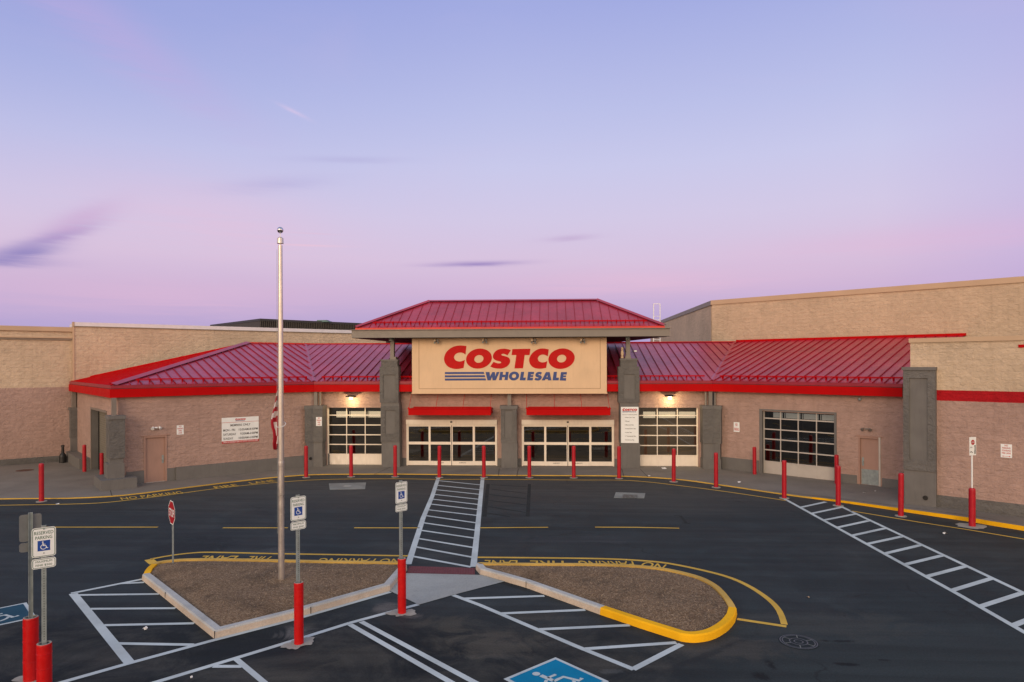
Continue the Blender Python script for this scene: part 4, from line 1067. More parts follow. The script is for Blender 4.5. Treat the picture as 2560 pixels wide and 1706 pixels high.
# frame round the right wing door
fm_ = MB()
for u0, u1, z0, z1 in ((rg0-.14, rg0, 0, rgz+.1), (rg1, rg1+.1, 0, rgz+.1), (rg0, rg1, rgz+.03, rgz+.1)):
    o_ = AR+dR*u0-nR*.03; fm_.box(V((o_.x, o_.y, z0)), dR*(u1-u0), nR*.1, V((0, 0, z1-z0)), 'grey')
fm_.build('door_surround', store)
# roll door in the left end wall
rd = MB(); o_ = AL+dS*so0+nS*.3; rd.box(V((o_.x, o_.y, 0)), dS*(so1-so0), nS*.05, V((0, 0, soz)), plain('grey green shutter', (.17, .16, .125), .55, var=.06))
for k in range(1, 28):
    o2_ = o_-nS*.012; rd.box(V((o2_.x, o2_.y, k*soz/28)), dS*(so1-so0), nS*.011, V((0, 0, .018)), 'greymetal')
rd.box(V((o_.x, o_.y, 0))+dS*(so1-so0-.32)-nS*.05, dS*.06, nS*.04, V((0, 0, soz)), 'black')
rd.build('roller_shutter', store)
fs_ = MB()
for u0, u1, z0, z1 in ((so1-.0, so1+.12, 0, soz+.1), (so0, so1, soz+.001, soz+.1)):
    o_ = AL+dS*u0-nS*.03; fs_.box(V((o_.x, o_.y, z0)), dS*(u1-u0), nS*.05, V((0, 0, z1-z0)), 'greymetal')
fs_.build('door_surround', store)

# sliding entrance doors
def sliding(xa, xb, label, name='sliding_door'):
    zt_ = szt; W_ = xb-xa; y = YW-.04
    hd = MB()
    bx(hd, xa, xb, zt_-.24, zt_, y-.10, .16, 'stucco_white'); bx(hd, xa-.0, xa+.055, 0.03, zt_-.241, y, .1, 'stucco_white'); bx(hd, xb-.055, xb, 0.03, zt_-.241, y, .1, 'stucco_white')
    bx(hd, xa+.02, xb-.02, zt_-.30, zt_-.241, y-.02, .1, 'stucco_white')
    bx(hd, (xa+xb)/2-.05, (xa+xb)/2+.05, zt_-.15, zt_-.07, y-.14, .04, 'black')
    ob = hd.build('sliding_door', store, label=label)
    iw = (W_-.11)/4
    for i in range(4):
        u0 = xa+.055+iw*i; u1 = u0+iw; yy = y+.03 if i in (0, 3) else y-.0
        lf = MB(); s_ = .055
        bx(lf, u0, u0+s_, .05, zt_-.30, yy, .05, 'stucco_white'); bx(lf, u1-s_, u1, .05, zt_-.30, yy, .05, 'stucco_white')
        bx(lf, u0+s_, u1-s_, .05, .27, yy+.004, .04, 'stucco_white'); bx(lf, u0+s_, u1-s_, 1.13, 1.27, yy+.004, .04, 'stucco_white'); bx(lf, u0+s_, u1-s_, zt_-.36, zt_-.30, yy+.004, .04, 'stucco_white')
        lo = lf.build('door_leaf', ob)
        gl = MB(); gl.face([(u0+s_, yy+.02, .27), (u1-s_, yy+.02, .27), (u1-s_, yy+.02, zt_-.36), (u0+s_, yy+.02, zt_-.36)], 'glass'); gl.build('glass', lo)
        if i in (1, 2):
            tx = MB(); tx.text('IN EMERGENCY', (u0+iw/2, yy-.004, .165), XX, UP, .045, 'blacktext', align='C', bold=.01, w=.36); tx.build('lettering', lo)
        if i in (1,): 
            cl = MB(); bx(cl, u1-.015, u1+.015, .05, zt_-.3, y-.004, .05, 'dark'); cl.build('door_seal', lo)
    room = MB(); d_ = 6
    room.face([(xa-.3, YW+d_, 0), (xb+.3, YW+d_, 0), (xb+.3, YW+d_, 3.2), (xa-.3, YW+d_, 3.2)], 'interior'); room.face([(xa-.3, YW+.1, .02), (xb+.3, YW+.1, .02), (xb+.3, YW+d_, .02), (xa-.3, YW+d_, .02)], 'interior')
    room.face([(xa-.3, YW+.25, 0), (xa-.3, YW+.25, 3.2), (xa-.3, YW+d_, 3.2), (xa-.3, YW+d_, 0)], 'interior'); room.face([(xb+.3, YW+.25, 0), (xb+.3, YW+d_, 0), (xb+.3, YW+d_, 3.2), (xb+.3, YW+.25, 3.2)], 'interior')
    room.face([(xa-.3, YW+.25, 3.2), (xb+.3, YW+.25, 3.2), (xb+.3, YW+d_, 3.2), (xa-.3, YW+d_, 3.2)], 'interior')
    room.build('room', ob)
sliding(sL0, sL1, 'left pair of cream framed glass sliding doors'); sliding(sR0, sR1, 'right pair of cream framed glass sliding doors')

# service doors
def sdoor(O, d, n, u0, u1, zt_, lab, kickp, hs):
    P = V((O.x, O.y, 0))
    b_ = MB()
    def b(a, c, z0, z1, k, dep, m, mb_=None): o_ = P+d*a+n*k; (mb_ or b_).box(V((o_.x, o_.y, z0)), d*(c-a), n*dep, V((0, 0, z1-z0)), m)
    b(u0+.04, u1-.04, .04, zt_-.04, .06, .04, 'doorpink')
    ob = b_.build('service_door', store, label=lab)
    f_ = MB(); fmat = 'doorpink'
    b(u0-.03, u0+.04, .0, zt_+.04, -.03, .09, fmat, f_); b(u1-.04, u1+.03, .0, zt_+.04, -.03, .09, 'alu' if kickp else fmat, f_); b(u0+.04, u1-.04, zt_-.04, zt_+.04, -.03, .09, fmat, f_); b(u0+.04, u1-.04, .0, .04, -.0, .09, 'alu', f_)
    b(u0-.15, u1+.15, zt_+.041, zt_+.07, -.05, .05, 'doorpink', f_)
    f_.build('frame', ob)
    h_ = MB(); hu = (u1-.17) if hs > 0 else (u0+.10); b(hu, hu+.08, .86, 1.22, .045, .015, 'galv', h_); b(hu+.01, hu+.07, 1.0, 1.05, -.01, .055, 'galv', h_); h_.build('handle', ob)
    if kickp: k_ = MB(); b(u0+.07, u1-.07, .06, .72, .052, .008, 'galv', k_); k_.build('kick_plate', ob)
sdoor(AL, dL, nL, dl0, dl1, dlz, 'rose painted steel service door in the left wing', False, 1)
sdoor(AR, dR, nR, rd0, rd1, rdz, 'service door with a steel kick plate in the right wing', True, -1)

# canopies over the doors
def canopy(conv, xa, xb, rods):
    YC = 33.65
    a, b = onY(*conv(xa, 1015), YC), onY(*conv(xb, 1015), YC); zt_ = onY(*conv((xa+xb)/2, 990), YC).z; zb_ = onY(*conv((xa+xb)/2, 1040), YC).z
    m = MB(); bx(m, a.x, b.x, zb_, zt_, YC, .05, 'red'); bx(m, a.x-.03, b.x+.03, zt_, zt_+.04, YC-.03, .12, 'red')
    bx(m, a.x, a.x+.05, zb_+.06, zt_, YC+.051, 1.2, 'red'); bx(m, b.x-.05, b.x, zb_+.06, zt_, YC+.051, 1.2, 'red'); bx(m, a.x+.05, b.x-.05, zt_-.05, zt_-.01, YC+.06, 1.18, 'red')
    bx(m, a.x+.05, b.x-.05, zt_, zt_+.05, YC+1.1, .06, 'red')
    ob = m.build('canopy', store)
    for xt, xb_ in rods:
        t = onY(*conv(xt, 858), YW-.02); q_ = onY(*conv(xb_, 972), YC+.08)
        r = MB(); r.cyl(t, V((q_.x, YC+.06, zt_+.03)), .012, n=6, mat='redtext'); r.cyl((q_.x, YC+.06, zt_), (q_.x, YC+.06, zt_+.10), .03, n=8, mat='red'); r.build('hanger_rod', ob)
canopy(zoom2, 917, 1590, ((947, 922), (1163, 1141), (1379, 1362), (1597, 1585)))
canopy(zoom3, 248, 934, ((250, 250), (475, 477), (690, 700), (908, 928)))

# ================================================================== things on the building
def flood(px, py, label):
    c = onY(px, py, YS-.28); t = thing('sign_floodlight', label, 'floodlight', c, 'floodlights above the sign panel')
    a = MB(); a.cyl((0, .0, bz0-c.z-.01), (0, 0, .05), .014, n=8, mat='dark'); a.box((-.09, -.03, -.05), (.18, 0, 0), (0, .08, 0), (0, 0, .06), 'dark'); a.build('arm', t)
    for s_ in (-1, 1):
        h_ = MB(); h_.sphere((s_*.08, -.05, .03), .07, 'owl' if s_ < 0 else 'greymetal', 10); h_.cyl((s_*.08, -.03, -.04), (s_*.09, .03, -.10), .035, .05, 10, 'galv'); h_.build('lamp_head', t)
for px, py, l in ((1091, 853, 'twin floodlight above the capital C of the sign'), (1211.7, 852, 'twin floodlight above the S of the sign'), (1334, 852.7, 'twin floodlight above the second C of the sign'), (1456.5, 852, 'twin floodlight at the right end of the sign panel')): flood(px, py, l)

def wall_lamp(px, py, label):
    c = onY(px, py, YW); c = V((c.x, YW, c.z)); t = thing('wall_lamp', label, 'wall lamp', c, 'lit lamps above the roller doors')
    a = MB(); a.cyl((0, -.002, .0), (0, -.25, .03), .03, n=8, mat='dark'); a.lathe((0, -.3, 0), [(.001, .06), (.15, .05), (.27, .02), (.29, -.02), (.27, -.025), (.1, .01), (.001, .01)], 24, 'dark'); a.build('shade', t)
    b_ = MB(); b_.lathe((0, -.3, -.16), [(.001, 0), (.09, 0), (.10, .06), (.10, .14), (.001, .14)], 16, 'lamp'); b_.build('bulb', t)
    li = bpy.data.lights.new('lamp_light', 'POINT'); li.energy = 40; li.color = (1, .74, .38); li.shadow_soft_size = .06
    lo = bpy.data.objects.new('lamp_light', li); COL.objects.link(lo); lo.parent = t; lo.location = (0, -.42, -.26)
wall_lamp(881.6, 991, 'lit round lamp over the roller door left of the entrance'); wall_lamp(1672, 989.5, 'lit round lamp over the roller door right of the entrance')

def emergency(c, d, n, label, mat):
    t = thing('emergency_light', label, 'emergency light', c, None)
    b_ = MB(); b_.box(-d*.06, d*.12, -n*.05, V((0, 0, .06)), mat); b_.build('housing', t)
    for s_ in (-1, 1):
        h_ = MB(); q_ = d*(s_*.12); h_.cyl(q_-n*.05+V((0, 0, .06)), q_-n*.14+d*s_*.05+V((0, 0, -.01)), .03, .075, 12, mat); h_.build('lamp_head', t)
emergency(pl(*zz(1305, 685)), dL, nL, 'white twin head light above the rose door at left', 'white')
emergency(pr(*z5(913, 928)), dR, nR, 'dark twin head light above the service door at right', 'greymetal')
t = MB(); c = pr(*z5(877, 757)); t.sphere(c-nR*.1, .07, 'galv', 12); t.cyl(c, c-nR*.1+V((0, 0, .05)), .03, n=8, mat='dark')
t.build('dome_camera', label='small dome camera under the right eave above the service door', cat='camera')
t = MB(); c = onY(*zoom3(1128, 521), YP+.3); t.box(c, (.14, 0, 0), (0, .1, 0), (0, 0, .06), 'white'); t.cyl(c+V((.02, .1, 0)), c+V((-.12, .25, -.02)), .015, n=6, mat='dark'); t.build('security_camera', label='small white box camera beside the post on the right tall pillar', cat='camera')
t = MB(); c = onY(*zoom3(1031, 574), YP+.2)
t.lathe(c, [(.001, 0), (.07, 0), (.075, .05), (.05, .09), (.075, .16), (.08, .28), (.06, .36), (.045, .39), (.065, .43), (.06, .50), (.03, .545), (.001, .55)], 16, 'owl')
t.cyl(c+V((-.035, -.02, .5)), c+V((-.05, -.02, .57)), .015, .003, 6, 'owl'); t.cyl(c+V((.035, -.02, .5)), c+V((.05, -.02, .57)), .015, .003, 6, 'owl')
t.build('owl_decoy', label='beige plaster bird figure standing on the right tall pillar', cat='figure')

def plate(mb, O, d, n, w_, h_, mat='white', th=.01, back=None):
    mb.box(V(O), d*w_, n*th, V((0, 0, h_)), mat)
def board(name, label, cat, O, d, n, w_, h_, group=None):
    t = thing(name, label, cat, O, group); m = MB(); m.box(V((0, 0, 0)), d*w_, n*.012, V((0, 0, h_)), 'white'); m.build('board', t); return t
# opening hours
a, b, c_ = pl(520+268/7.839, 1000+868/7.839), pl(520+992/7.839, 1000+808/7.839), pl(520+988/7.839, 1000+320/7.839)
W_ = (b-a).dot(dL); Hh = c_.z-b.z; O = a-nL*.02; O.z = b.z
t = board('opening_hours_sign', 'white opening hours board with red bottom strip on the left wing wall', 'sign', O, dL, nL, W_, Hh)
m = MB(); U = UP; f = -nL*.004
def T_(s_, u, v, h_, mat, w=None, al='L', bold=0): m.text(s_, f+dL*(u*W_)+U*(v*Hh), dL, U, h_*Hh, mat, w=w and w*W_, align=al, bold=bold)
m.box(f*.5, dL*W_, -nL*.0015, V((0, 0, Hh*.09)), 'redtext'); m.box(f*.5+U*Hh*.805, dL*W_, -nL*.0015, V((0, 0, Hh*.012)), 'redtext')
T_('MEMBERS ONLY', .5, .655, .09, 'blacktext', .54, 'C', .008)
for i, (l_, r_) in enumerate((('MON - FRI', '10:00AM-8:30PM'), ('SATURDAY', '9:30AM-6:00PM'), ('SUNDAY', '10:00AM-6:00PM'))):
    v = .47-i*.165; T_(l_, .04, v, .09, 'blacktext', [.31, .34, .26][i], 'L', .008); T_(r_, .97, v, .09, 'blacktext', [.52, .48, .52][i], 'R', .008)
T_('OPEN 24 HOURS A DAY AT WWW.COSTCO.COM', .5, .02, .055, 'white', .94, 'C', .012)
logo(m, logo_fn(f+dL*(W_*.36)+U*(Hh*.85), dL, U, W_*.28)); m.build('lettering', t)
# holiday board on the right tall pillar
yb = YP-.045; a = onY(*z5z(233, 912), yb); b = onY(*z5z(544, 268), yb); W_ = b.x-a.x; Hh = b.z-a.z
t = board('holiday_closing_sign', 'tall white holiday list board on the right grey pillar', 'sign', V((a.x, yb, a.z)), XX, YY, W_, Hh)
m = MB(); f = V((0, -.004, 0))
def T2(s_, u, v, h_, mat, w=None, al='L'): m.text(s_, f+XX*(u*W_)+U*(v*Hh), XX, U, h_*Hh, mat, w=w and w*W_, align=al, bold=.012)
logo(m, logo_fn(f+XX*(W_*.08)+U*(Hh*.85), XX, U, W_*.84)); T2('is closed on the following holidays:', .5, .775, .022, 'blacktext', .86, 'C')
for i, (s_, w) in enumerate((("New Year's Day", .50), ('Easter', .20), ('Memorial Day', .43), ('Independence Day', .56), ('Labor Day', .32), ('Thanksgiving Day', .55), ('Christmas Day', .46))):
    v = .695-i*.1035; T2(s_, .29, v, .028, 'blacktext', w); m.face([f+XX*(W_*(.24+.02*math.cos(k*math.pi/4)))+U*(Hh*(v+.013)+.02*W_*math.sin(k*math.pi/4)) for k in range(8)], 'blacktext')
m.build('lettering', t)
# small fire lane notices
def notice(O, d, n, w_, h_, lines, label, arrow=False, group='small red and white parking notices'):
    t = thing('parking_notice', label, 'sign', O, group); m = MB(); m.box(V((0, 0, 0)), d*w_, n*.006, V((0, 0, h_)), 'white'); m.build('plate', t)
    m = MB(); f = -n*.004; k = len(lines)+(1 if arrow else 0)
    for i, (s_, wf, mt) in enumerate(lines): m.text(s_, f+d*w_/2+UP*(h_*(1-(i+.85)/k*.94)), d, UP, h_/k*.62, mt, w=wf*w_, align='C', bold=.015)
    if arrow: m.box(f+d*w_*.2+UP*h_*.09, d*w_*.6, -n*.001, V((0, 0, h_*.025)), 'redtext'); [m.face([f+d*(w_*u)+UP*h_*.10, f+d*(w_*(u+s))+UP*h_*.15, f+d*(w_*(u+s))+UP*h_*.05], 'redtext') for u, s in ((.12, .12), (.88, -.12))]
    m.build('lettering', t)
NP = (('NO', .36, 'redtext'), ('PARKING', .8, 'redtext'), ('FIRE', .45, 'redtext'), ('LANE', .5, 'redtext'))
a = pl(760*0+1283/2.904, 760+950/2.904); b = pl(1333/2.904, 760+880/2.904); notice(a-nL*.01, dL, nL, (b-a).dot(dL), b.z-a.z, NP, 'small no parking notice on the left wing wall right of the rose door')
a = onY(*z4(328, 688), YP-.04); b = onY(*z4(422, 542), YP-.04); notice(V((a.x, YP-.045, a.z)), XX, YY, b.x-a.x, b.z-a.z, NP, 'small no parking notice on the grey pillar left of the entrance')
a = pr(*z5(167, 940)); b = pr(*z5(199, 888)); notice(a-nR*.01, dR, nR, (b-a).dot(dR), b.z-a.z, NP[:2], 'small no parking notice on the right wing wall beside the roller door')
a = prw(*z5(1662, 1083)); b = prw(*z5(1725, 1012)); notice(a-nW*.012, dW, nW, (b-a).dot(dW), b.z-a.z, (('NO', .3, 'redtext'), ('PARKING', .75, 'redtext'), ('STANDING', .8, 'redtext'), ('FIRE LANE', .8, 'redtext')), 'notice with a red double arrow on the rough wall at far right', True)
# start of red lettering at the far right wall
m = MB(); a = prw(2546, 869.5); m.box(a-nW*.03, dW*1.6, nW*.03, V((0, 0, .10)), 'red'); m.build('wall_lettering', label='red bar lettering high on the far right wall, cut by the frame', cat='sign')

# roof things behind
lp = thing('roof_ladder', 'pale steel roof access ladder rising above the high wall', 'ladder', onY(1634, 856, 46)); O_ = lp.location.copy()
a = [onY(1634, y, 46)-O_ for y in (856, 760)]; b = [onY(1650, y, 46)-O_ for y in (793, 760)]
m = MB(); m.cyl(a[0], a[1], .035, n=8, mat='whitepaint'); m.cyl((b[0].x, 0, a[0].z), b[1], .035, n=8, mat='whitepaint'); m.build('rail', lp)
m = MB()
for y in (760, 791, 800, 810, 820, 830, 840, 850):
    p, q_ = onY(1634, y, 46)-O_, onY(1650, y, 46)-O_; m.cyl(p, q_, .028 if y == 760 else .02, n=6, mat='whitepaint')
m.build('rung', lp)
m = MB(); zt_ = onY(650, 797, 85)
p0, p1, p2 = onY(525, 812.5, 100), onY(650, 797, 85), onY(900, 806, 85)
p1 = G(650, 797, 11.5); p0 = G(525, 812.5, 11.5)
dd2 = unit(p0, p1); p2 = p1+V((-dd2.y, dd2.x, 0)).normalized()*40
far = thing('metal_clad_building', 'low dark brown ribbed metal building beyond the left roof', 'building')
m.prism([(p0.x, p0.y), (p1.x, p1.y), (p2.x, p2.y), (p2.x-30, p2.y+10)], 0, 11.2, 'greyroof')
for i in range(150):
    q_ = p1.lerp(V((p2.x, p2.y, 11.5)), i/150); m.box((q_.x+.1, q_.y-.12, 0), (.09, 0, 0), (0, .12, 0), (0, 0, 11.2), 'greyroof')
m.build('wall', far)
m = MB(); m.prism([(p0.x, p0.y), (p1.x+.1, p1.y-.2), (p2.x, p2.y-.2), (p2.x-30, p2.y+10)], 11.2, 11.5, 'dark'); m.build('coping', far)
c = G(796, 802.6, 11.5); m = MB(); m.box((c.x-.9, c.y+1, 11.4), (2.0, 0, 0), (0, 1.5, 0), (0, 0, .16), 'teal'); m.box((c.x-.6, c.y+1.1, 11.56), (1.4, 0, 0), (0, 1.2, 0), (0, 0, .13), 'teal')
m.build('roof_hood', label='small teal hood on top of the dark metal building', cat='roof vent')
a = onY(1527, 861, 50); b = onY(1618, 851, 50)
m = MB(); m.box((a.x, 50, 4), (b.x-a.x, 0, 0), (0, 2, 0), (0, 0, b.z-4-.12), 'galv')
for i in range(14): m.box((a.x+(b.x-a.x)*(.3+.05*i), 49.95, a.z-.1), (.06, 0, 0), (0, .05, 0), (0, 0, b.z-a.z-.05), 'whitepaint' if i % 2 else 'dark')
m.build('rooftop_unit', label='grey ribbed rooftop unit seen under the entrance roof', cat='rooftop unit')

# ================================================================== street furniture
def bollard_mesh(r, h):
    m = MB(); prof = [(r, .0), (r, h-.07), (r*.97, h-.045), (r*.85, h-.02), (r*.6, h-.006), (.001, h)]; m.lathe((0, 0, 0), prof, 20, 'bollard_far'); 
    m.lathe((0, 0, 0), [(r+.003, .10), (r+.004, .105), (r+.004, .12), (r+.003, .125)], 20, 'bollard_far'); return m
proto = thing('bollard', '', 'bollard'); bollard_mesh(.088, 1.5).build('post', proto)
m = MB(); m.lathe((0, 0, 0), [(.19, .002), (.185, .018), (.09, .022)], 18, 'footing'); m.build('base_ring', proto)
K = 1.08798
BL = [(95.5, 1153, 1, 'red bollard standing alone near the far left end of the sidewalk edge'), (703.5, 1097.5, 1, 'red bollard left of the roller door that is left of the entrance'), (807, 1096, 1, 'red bollard in front of the left glazed roller door'),
      (908, 1096, 1, 'red bollard in front of the left tall pillar of the entrance'), (1009.5, 1097.7, 1, 'red bollard at the top left end of the centre crosswalk'), (1112, 1097.7, 1, 'red bollard at the top right end of the centre crosswalk'),
      (1216.5, 1098, 1, 'red bollard before the left edge of the right sliding doors'), (1318.5, 1098.5, 1, 'red bollard before the middle of the right sliding doors'), (1422.5, 1100, 1, 'red bollard left of the holiday list board pillar'),
      (1548, 1107.5, 1, 'red bollard in front of the glazed roller door right of the entrance'), (1645.5, 1120.5, 1, 'red bollard right of the roller door that is right of the entrance'), (1802, 1145.5, 1, 'red bollard at the top left corner of the right crosswalk'),
      (1926, 1162.5, 1, 'red bollard at the top right corner of the right crosswalk'), (2070, 1186.5, 1, 'red bollard in front of the tall grey pillar at right')]
first = True
for x, y, h, l in BL:
    o = proto if first else link_copy(proto); first = False
    p = G(x*K, y*K); o.location = (p.x, p.y, 0); o['label'] = l; o['group'] = 'red bollards along the sidewalk edge'; o.rotation_euler = (R(random.uniform(-.4, .4)), R(random.uniform(-.5, .5)), random.random()*6)
# bollards guarding openings on the sidewalk (no ring)
def guard(px, pyt, pyb, l):
    o = link_copy(proto); ring = [c for c in o.children if c.name.startswith('base_ring')][0]; bpy.data.objects.remove(ring)
    p = G(px, pyb, .03); o.location = (p.x, p.y, .03); 
    zt_ = onY(px, pyt, p.y).z; o.scale = (.98, .98, (zt_-.03)/1.5); o['label'] = l; o['group'] = 'red bollards guarding the roller doors'
guard(211.3, 1112, 1179.5, 'red bollard left of the grey shutter on the end wall'); guard(254.5, 1132.5, 1189, 'red bollard partly behind the plinth of the left corner pillar')
guard(1886.5, 1117.5, 1186, 'red bollard left of the dark roller door in the right wing'); guard(2092, 1137, 1210, 'red bollard half hidden at the right side of the dark roller door')

# signs with sleeves
def plate_poly(mb, w_, z0, z1, r, y, mat):
    pts = []
    for cx_, cz_, a0 in ((w_/2-r, z1-r, 0), (-w_/2+r, z1-r, 90), (-w_/2+r, z0+r, 180), (w_/2-r, z0+r, 270)):
        for k in range(5): a = R(a0+k*22.5); pts.append(V((cx_+r*math.cos(a), y, cz_+r*math.sin(a))))
    mb.face(pts[::-1], mat)
def plate_solid(w_, z0, z1, r, y, th, mf, mbk):
    m = MB(); plate_poly(m, w_, z0, z1, r, y, mf)
    pts = []
    m2 = MB(); plate_poly(m2, w_, z0, z1, r, y+th, mbk); vs = m2.v
    fr = [V(v) for v in m.v]; bk_ = [V(v) for v in vs]; n = len(fr)
    m.face(bk_[::-1], mbk)
    for i in range(n): j = (i+1) % n; m.face([fr[i], bk_[i], bk_[j], fr[j]], mbk)
    return m
def border(m, w_, z0, z1, r, y, t, mat):
    a = MB(); plate_poly(a, w_, z0, z1, r, y, mat); b = MB(); plate_poly(b, w_-2*t, z0+t, z1-t, max(.005, r-t), y, mat)
    n = len(a.v)
    for i in range(n): j = (i+1) % n; m.face([a.v[i], a.v[j], b.v[j], b.v[i]], mat)
def parking_sign(base, r, hs, rz, label, splash=True, zoff=0, lean=0):
    t = thing('reserved_parking_sign', label, 'parking sign', (base.x, base.y, 0), 'reserved parking signs on red sleeves', rz)
    m = MB(); m.lathe((0, 0, 0), [(r, -.0), (r, hs-.02), (r*.96, hs), (r*.80, hs+.005), (r*.75, hs-.02), (r*.3, hs-.03)], 28, 'bollard', ['bollard']*2+['footing']*2+['dark'])
    for z in (hs-.16, hs*.62, hs*.30): m.lathe((0, 0, 0), [(r+.001, z), (r+.004, z+.003), (r+.004, z+.012), (r+.001, z+.015)], 28, 'bollard')
    m.build('sleeve', t)
    m = MB(); zt_ = 2.83
    m.box((-.032, .012, .2), (.064, 0, 0), (0, .006, 0), (0, 0, zt_-.2), 'galv'); m.box((-.032, .018, .2), (.006, 0, 0), (0, .03, 0), (0, 0, zt_-.2), 'galv'); m.box((.026, .018, .2), (.006, 0, 0), (0, .03, 0), (0, 0, zt_-.2), 'galv')
    z = hs+.05
    while z < zt_-.03: m.box((-.006, .0105, z), (.012, 0, 0), (0, .0015, 0), (0, 0, .014), 'dark'); z += .0508/1.3
    m.build('post', t)
    w_ = .31
    m = plate_solid(w_, 2.345, 2.80, .04, .006, .003, 'white', 'backplate'); o = m.build('sign_plate', t)
    m = MB(); border(m, w_-.02, 2.355, 2.79, .034, .004, .008, 'greentext')
    m.text('RESERVED', (0, .004, 2.695), XX, UP, .052, 'greentext', w=.245, align='C', bold=.004); m.text('PARKING', (0, .004, 2.622), XX, UP, .052, 'greentext', w=.215, align='C', bold=.004); m.build('lettering', o)
    m = MB(); m.face([(-.08, .0035, 2.44), (.08, .0035, 2.44), (.08, .0035, 2.60), (-.08, .0035, 2.60)], 'signblue'); isa(m, lambda x, y: V((x*.155, .002, 2.52+y*.155)), 'white', .075); m.build('accessible_symbol', o)
    m = MB()
    for z in (2.775, 2.405): m.cyl((0, .005, z), (0, -.004, z), .009, n=8, mat='galv')
    m.build('bolt', o)
    m = plate_solid(w_, 2.17, 2.325, .035, .006, .003, 'white', 'backplate'); o = m.build('fine_plate', t)
    m = MB(); border(m, w_-.02, 2.18, 2.315, .028, .004, .007, 'greentext'); m.text('MAXIMUM', (0, .004, 2.262), XX, UP, .032, 'greentext', w=.21, align='C'); m.text('FINE $500', (0, .004, 2.207), XX, UP, .032, 'greentext', w=.21, align='C'); m.build('lettering', o)
    if splash:
        m = MB(); pts = [V((.25*q_*math.cos(a), .25*q_*math.sin(a), .010)) for a in [k*math.pi/24 for k in range(48)] for q_ in [1+.25*math.sin(2*a+base.x)+.14*math.sin(5*a+base.y)+.06*math.sin(11*a)+random.uniform(-.04, .04)]]
        m.face(pts, 'footing'); m.build('footing', t)
    return t
parking_sign(G(747.3, 1609.5), .088, 1.17, R(46), 'reserved parking sign on a red sleeve in front of the left mulch bed')
parking_sign(G(1005, 1533), .088, 1.17, R(48), 'reserved parking sign on a red sleeve beside the concrete ramp')
b_ = onY(110.5, 1608, 10.0); parking_sign(V((b_.x, b_.y, 0)), .103, b_.z, R(40), 'nearest reserved parking sign at the lower left, plate facing the camera')
b_ = onY(77, 1543, 10.9); parking_sign(V((b_.x, b_.y, 0)), .112, b_.z, R(40+180), 'reserved parking sign at the lower left seen from its bare metal back')

# stop for pedestrians sign on a bollard at right
p = G(2430.5, 1316); t = thing('pedestrian_stop_sign', 'small white stop for pedestrians plate on a thin post in a red bollard', 'traffic sign', (p.x, p.y, 0), None, R(20))
zt_ = onY(2430.5, 1220, p.y).z
m = bollard_mesh(.098, zt_); m.build('sleeve', t)
m = MB(); z1 = onY(2430, 1093, p.y).z; z0 = onY(2430, 1138.5, p.y).z; m.cyl((0, 0, zt_-.05), (0, 0, z1), .024, n=8, mat='white'); m.build('post', t)
m = MB(); wq = .28; m.box((-wq/2, -.03, z0), (wq, 0, 0), (0, .006, 0), (0, 0, z1-z0), 'white'); o = m.build('sign_plate', t)
m = MB(); cz_ = z1-.17; m.face([(.085*math.cos(R(22.5+45*k)), -.033, cz_+.085*math.sin(R(22.5+45*k))) for k in range(8)], 'stopred'); m.text('STOP', (0, -.036, cz_-.022), XX, UP, .05, 'white', w=.13, align='C', bold=.01)
m.text('FOR', (-.07, -.034, z0+.24), XX, UP, .04, 'blacktext', w=.09, align='C'); 
m.face([(.09+.03*math.cos(k*.785), -.033, z0+.30+.03*math.sin(k*.785)) for k in range(8)], 'blacktext'); m.box((.075, -.034, z0+.14), (.035, 0, 0), (0, .002, 0), (0, 0, .13), 'blacktext'); m.box((.06, -.034, z0+.04), (.02, 0, 0), (0, .002, 0), (0, 0, .11), 'blacktext'); m.box((.10, -.034, z0+.04), (.02, 0, 0), (0, .002, 0), (0, 0, .11), 'blacktext')
for k in range(9):
    a0, a1 = R(20+k*14), R(34+k*14); m.face([(-.07+.07*math.cos(a0), -.033, z0+.06+.07*math.sin(a0)), (-.07+.07*math.cos(a1), -.033, z0+.06+.07*math.sin(a1)), (-.07+.045*math.cos(a1), -.033, z0+.06+.045*math.sin(a1)), (-.07+.045*math.cos(a0), -.033, z0+.06+.045*math.sin(a0))], 'blacktext')
m.build('lettering', o)
m = MB(); m.face([V(((.42+random.uniform(-.05, .12))*math.cos(k*.314), (.36+random.uniform(-.05, .1))*math.sin(k*.314), .010)) for k in range(20)], 'footing'); m.build('footing', t)

# octagonal stop sign
p = G(429.6, 1412, .12); t = thing('stop_sign', 'red octagonal stop sign on a thin grey post in the left mulch bed', 'stop sign', (p.x, p.y, 0), None, R(-46))
zt_ = onY(427, 1252, p.y).z; cz_ = zt_-.31
m = MB(); m.box((-.025, .012, .08), (.05, 0, 0), (0, .006, 0), (0, 0, zt_-.2), 'galv'); m.box((-.025, .018, .08), (.006, 0, 0), (0, .025, 0), (0, 0, zt_-.2), 'galv'); m.box((.019, .018, .08), (.006, 0, 0), (0, .025, 0), (0, 0, zt_-.2), 'galv'); m.build('post', t)
def octa(r, y): return [V((r*math.cos(R(22.5+45*k)), y, cz_+r*math.sin(R(22.5+45*k)))) for k in range(8)]
m = MB(); A_, B_ = octa(.33, .0), octa(.33, .006); m.face(A_, 'white'); m.face(B_[::-1], 'backplate'); [m.face([A_[i], B_[i], B_[(i+1) % 8], A_[(i+1) % 8]], 'backplate') for i in range(8)]
m.face(octa(.305, -.002), 'stopred'); o = m.build('sign_plate', t)
m = MB(); m.text('STOP', (0, -.005, cz_-.105), XX, UP, .21, 'white', w=.46, align='C', bold=.015); m.build('lettering', o)

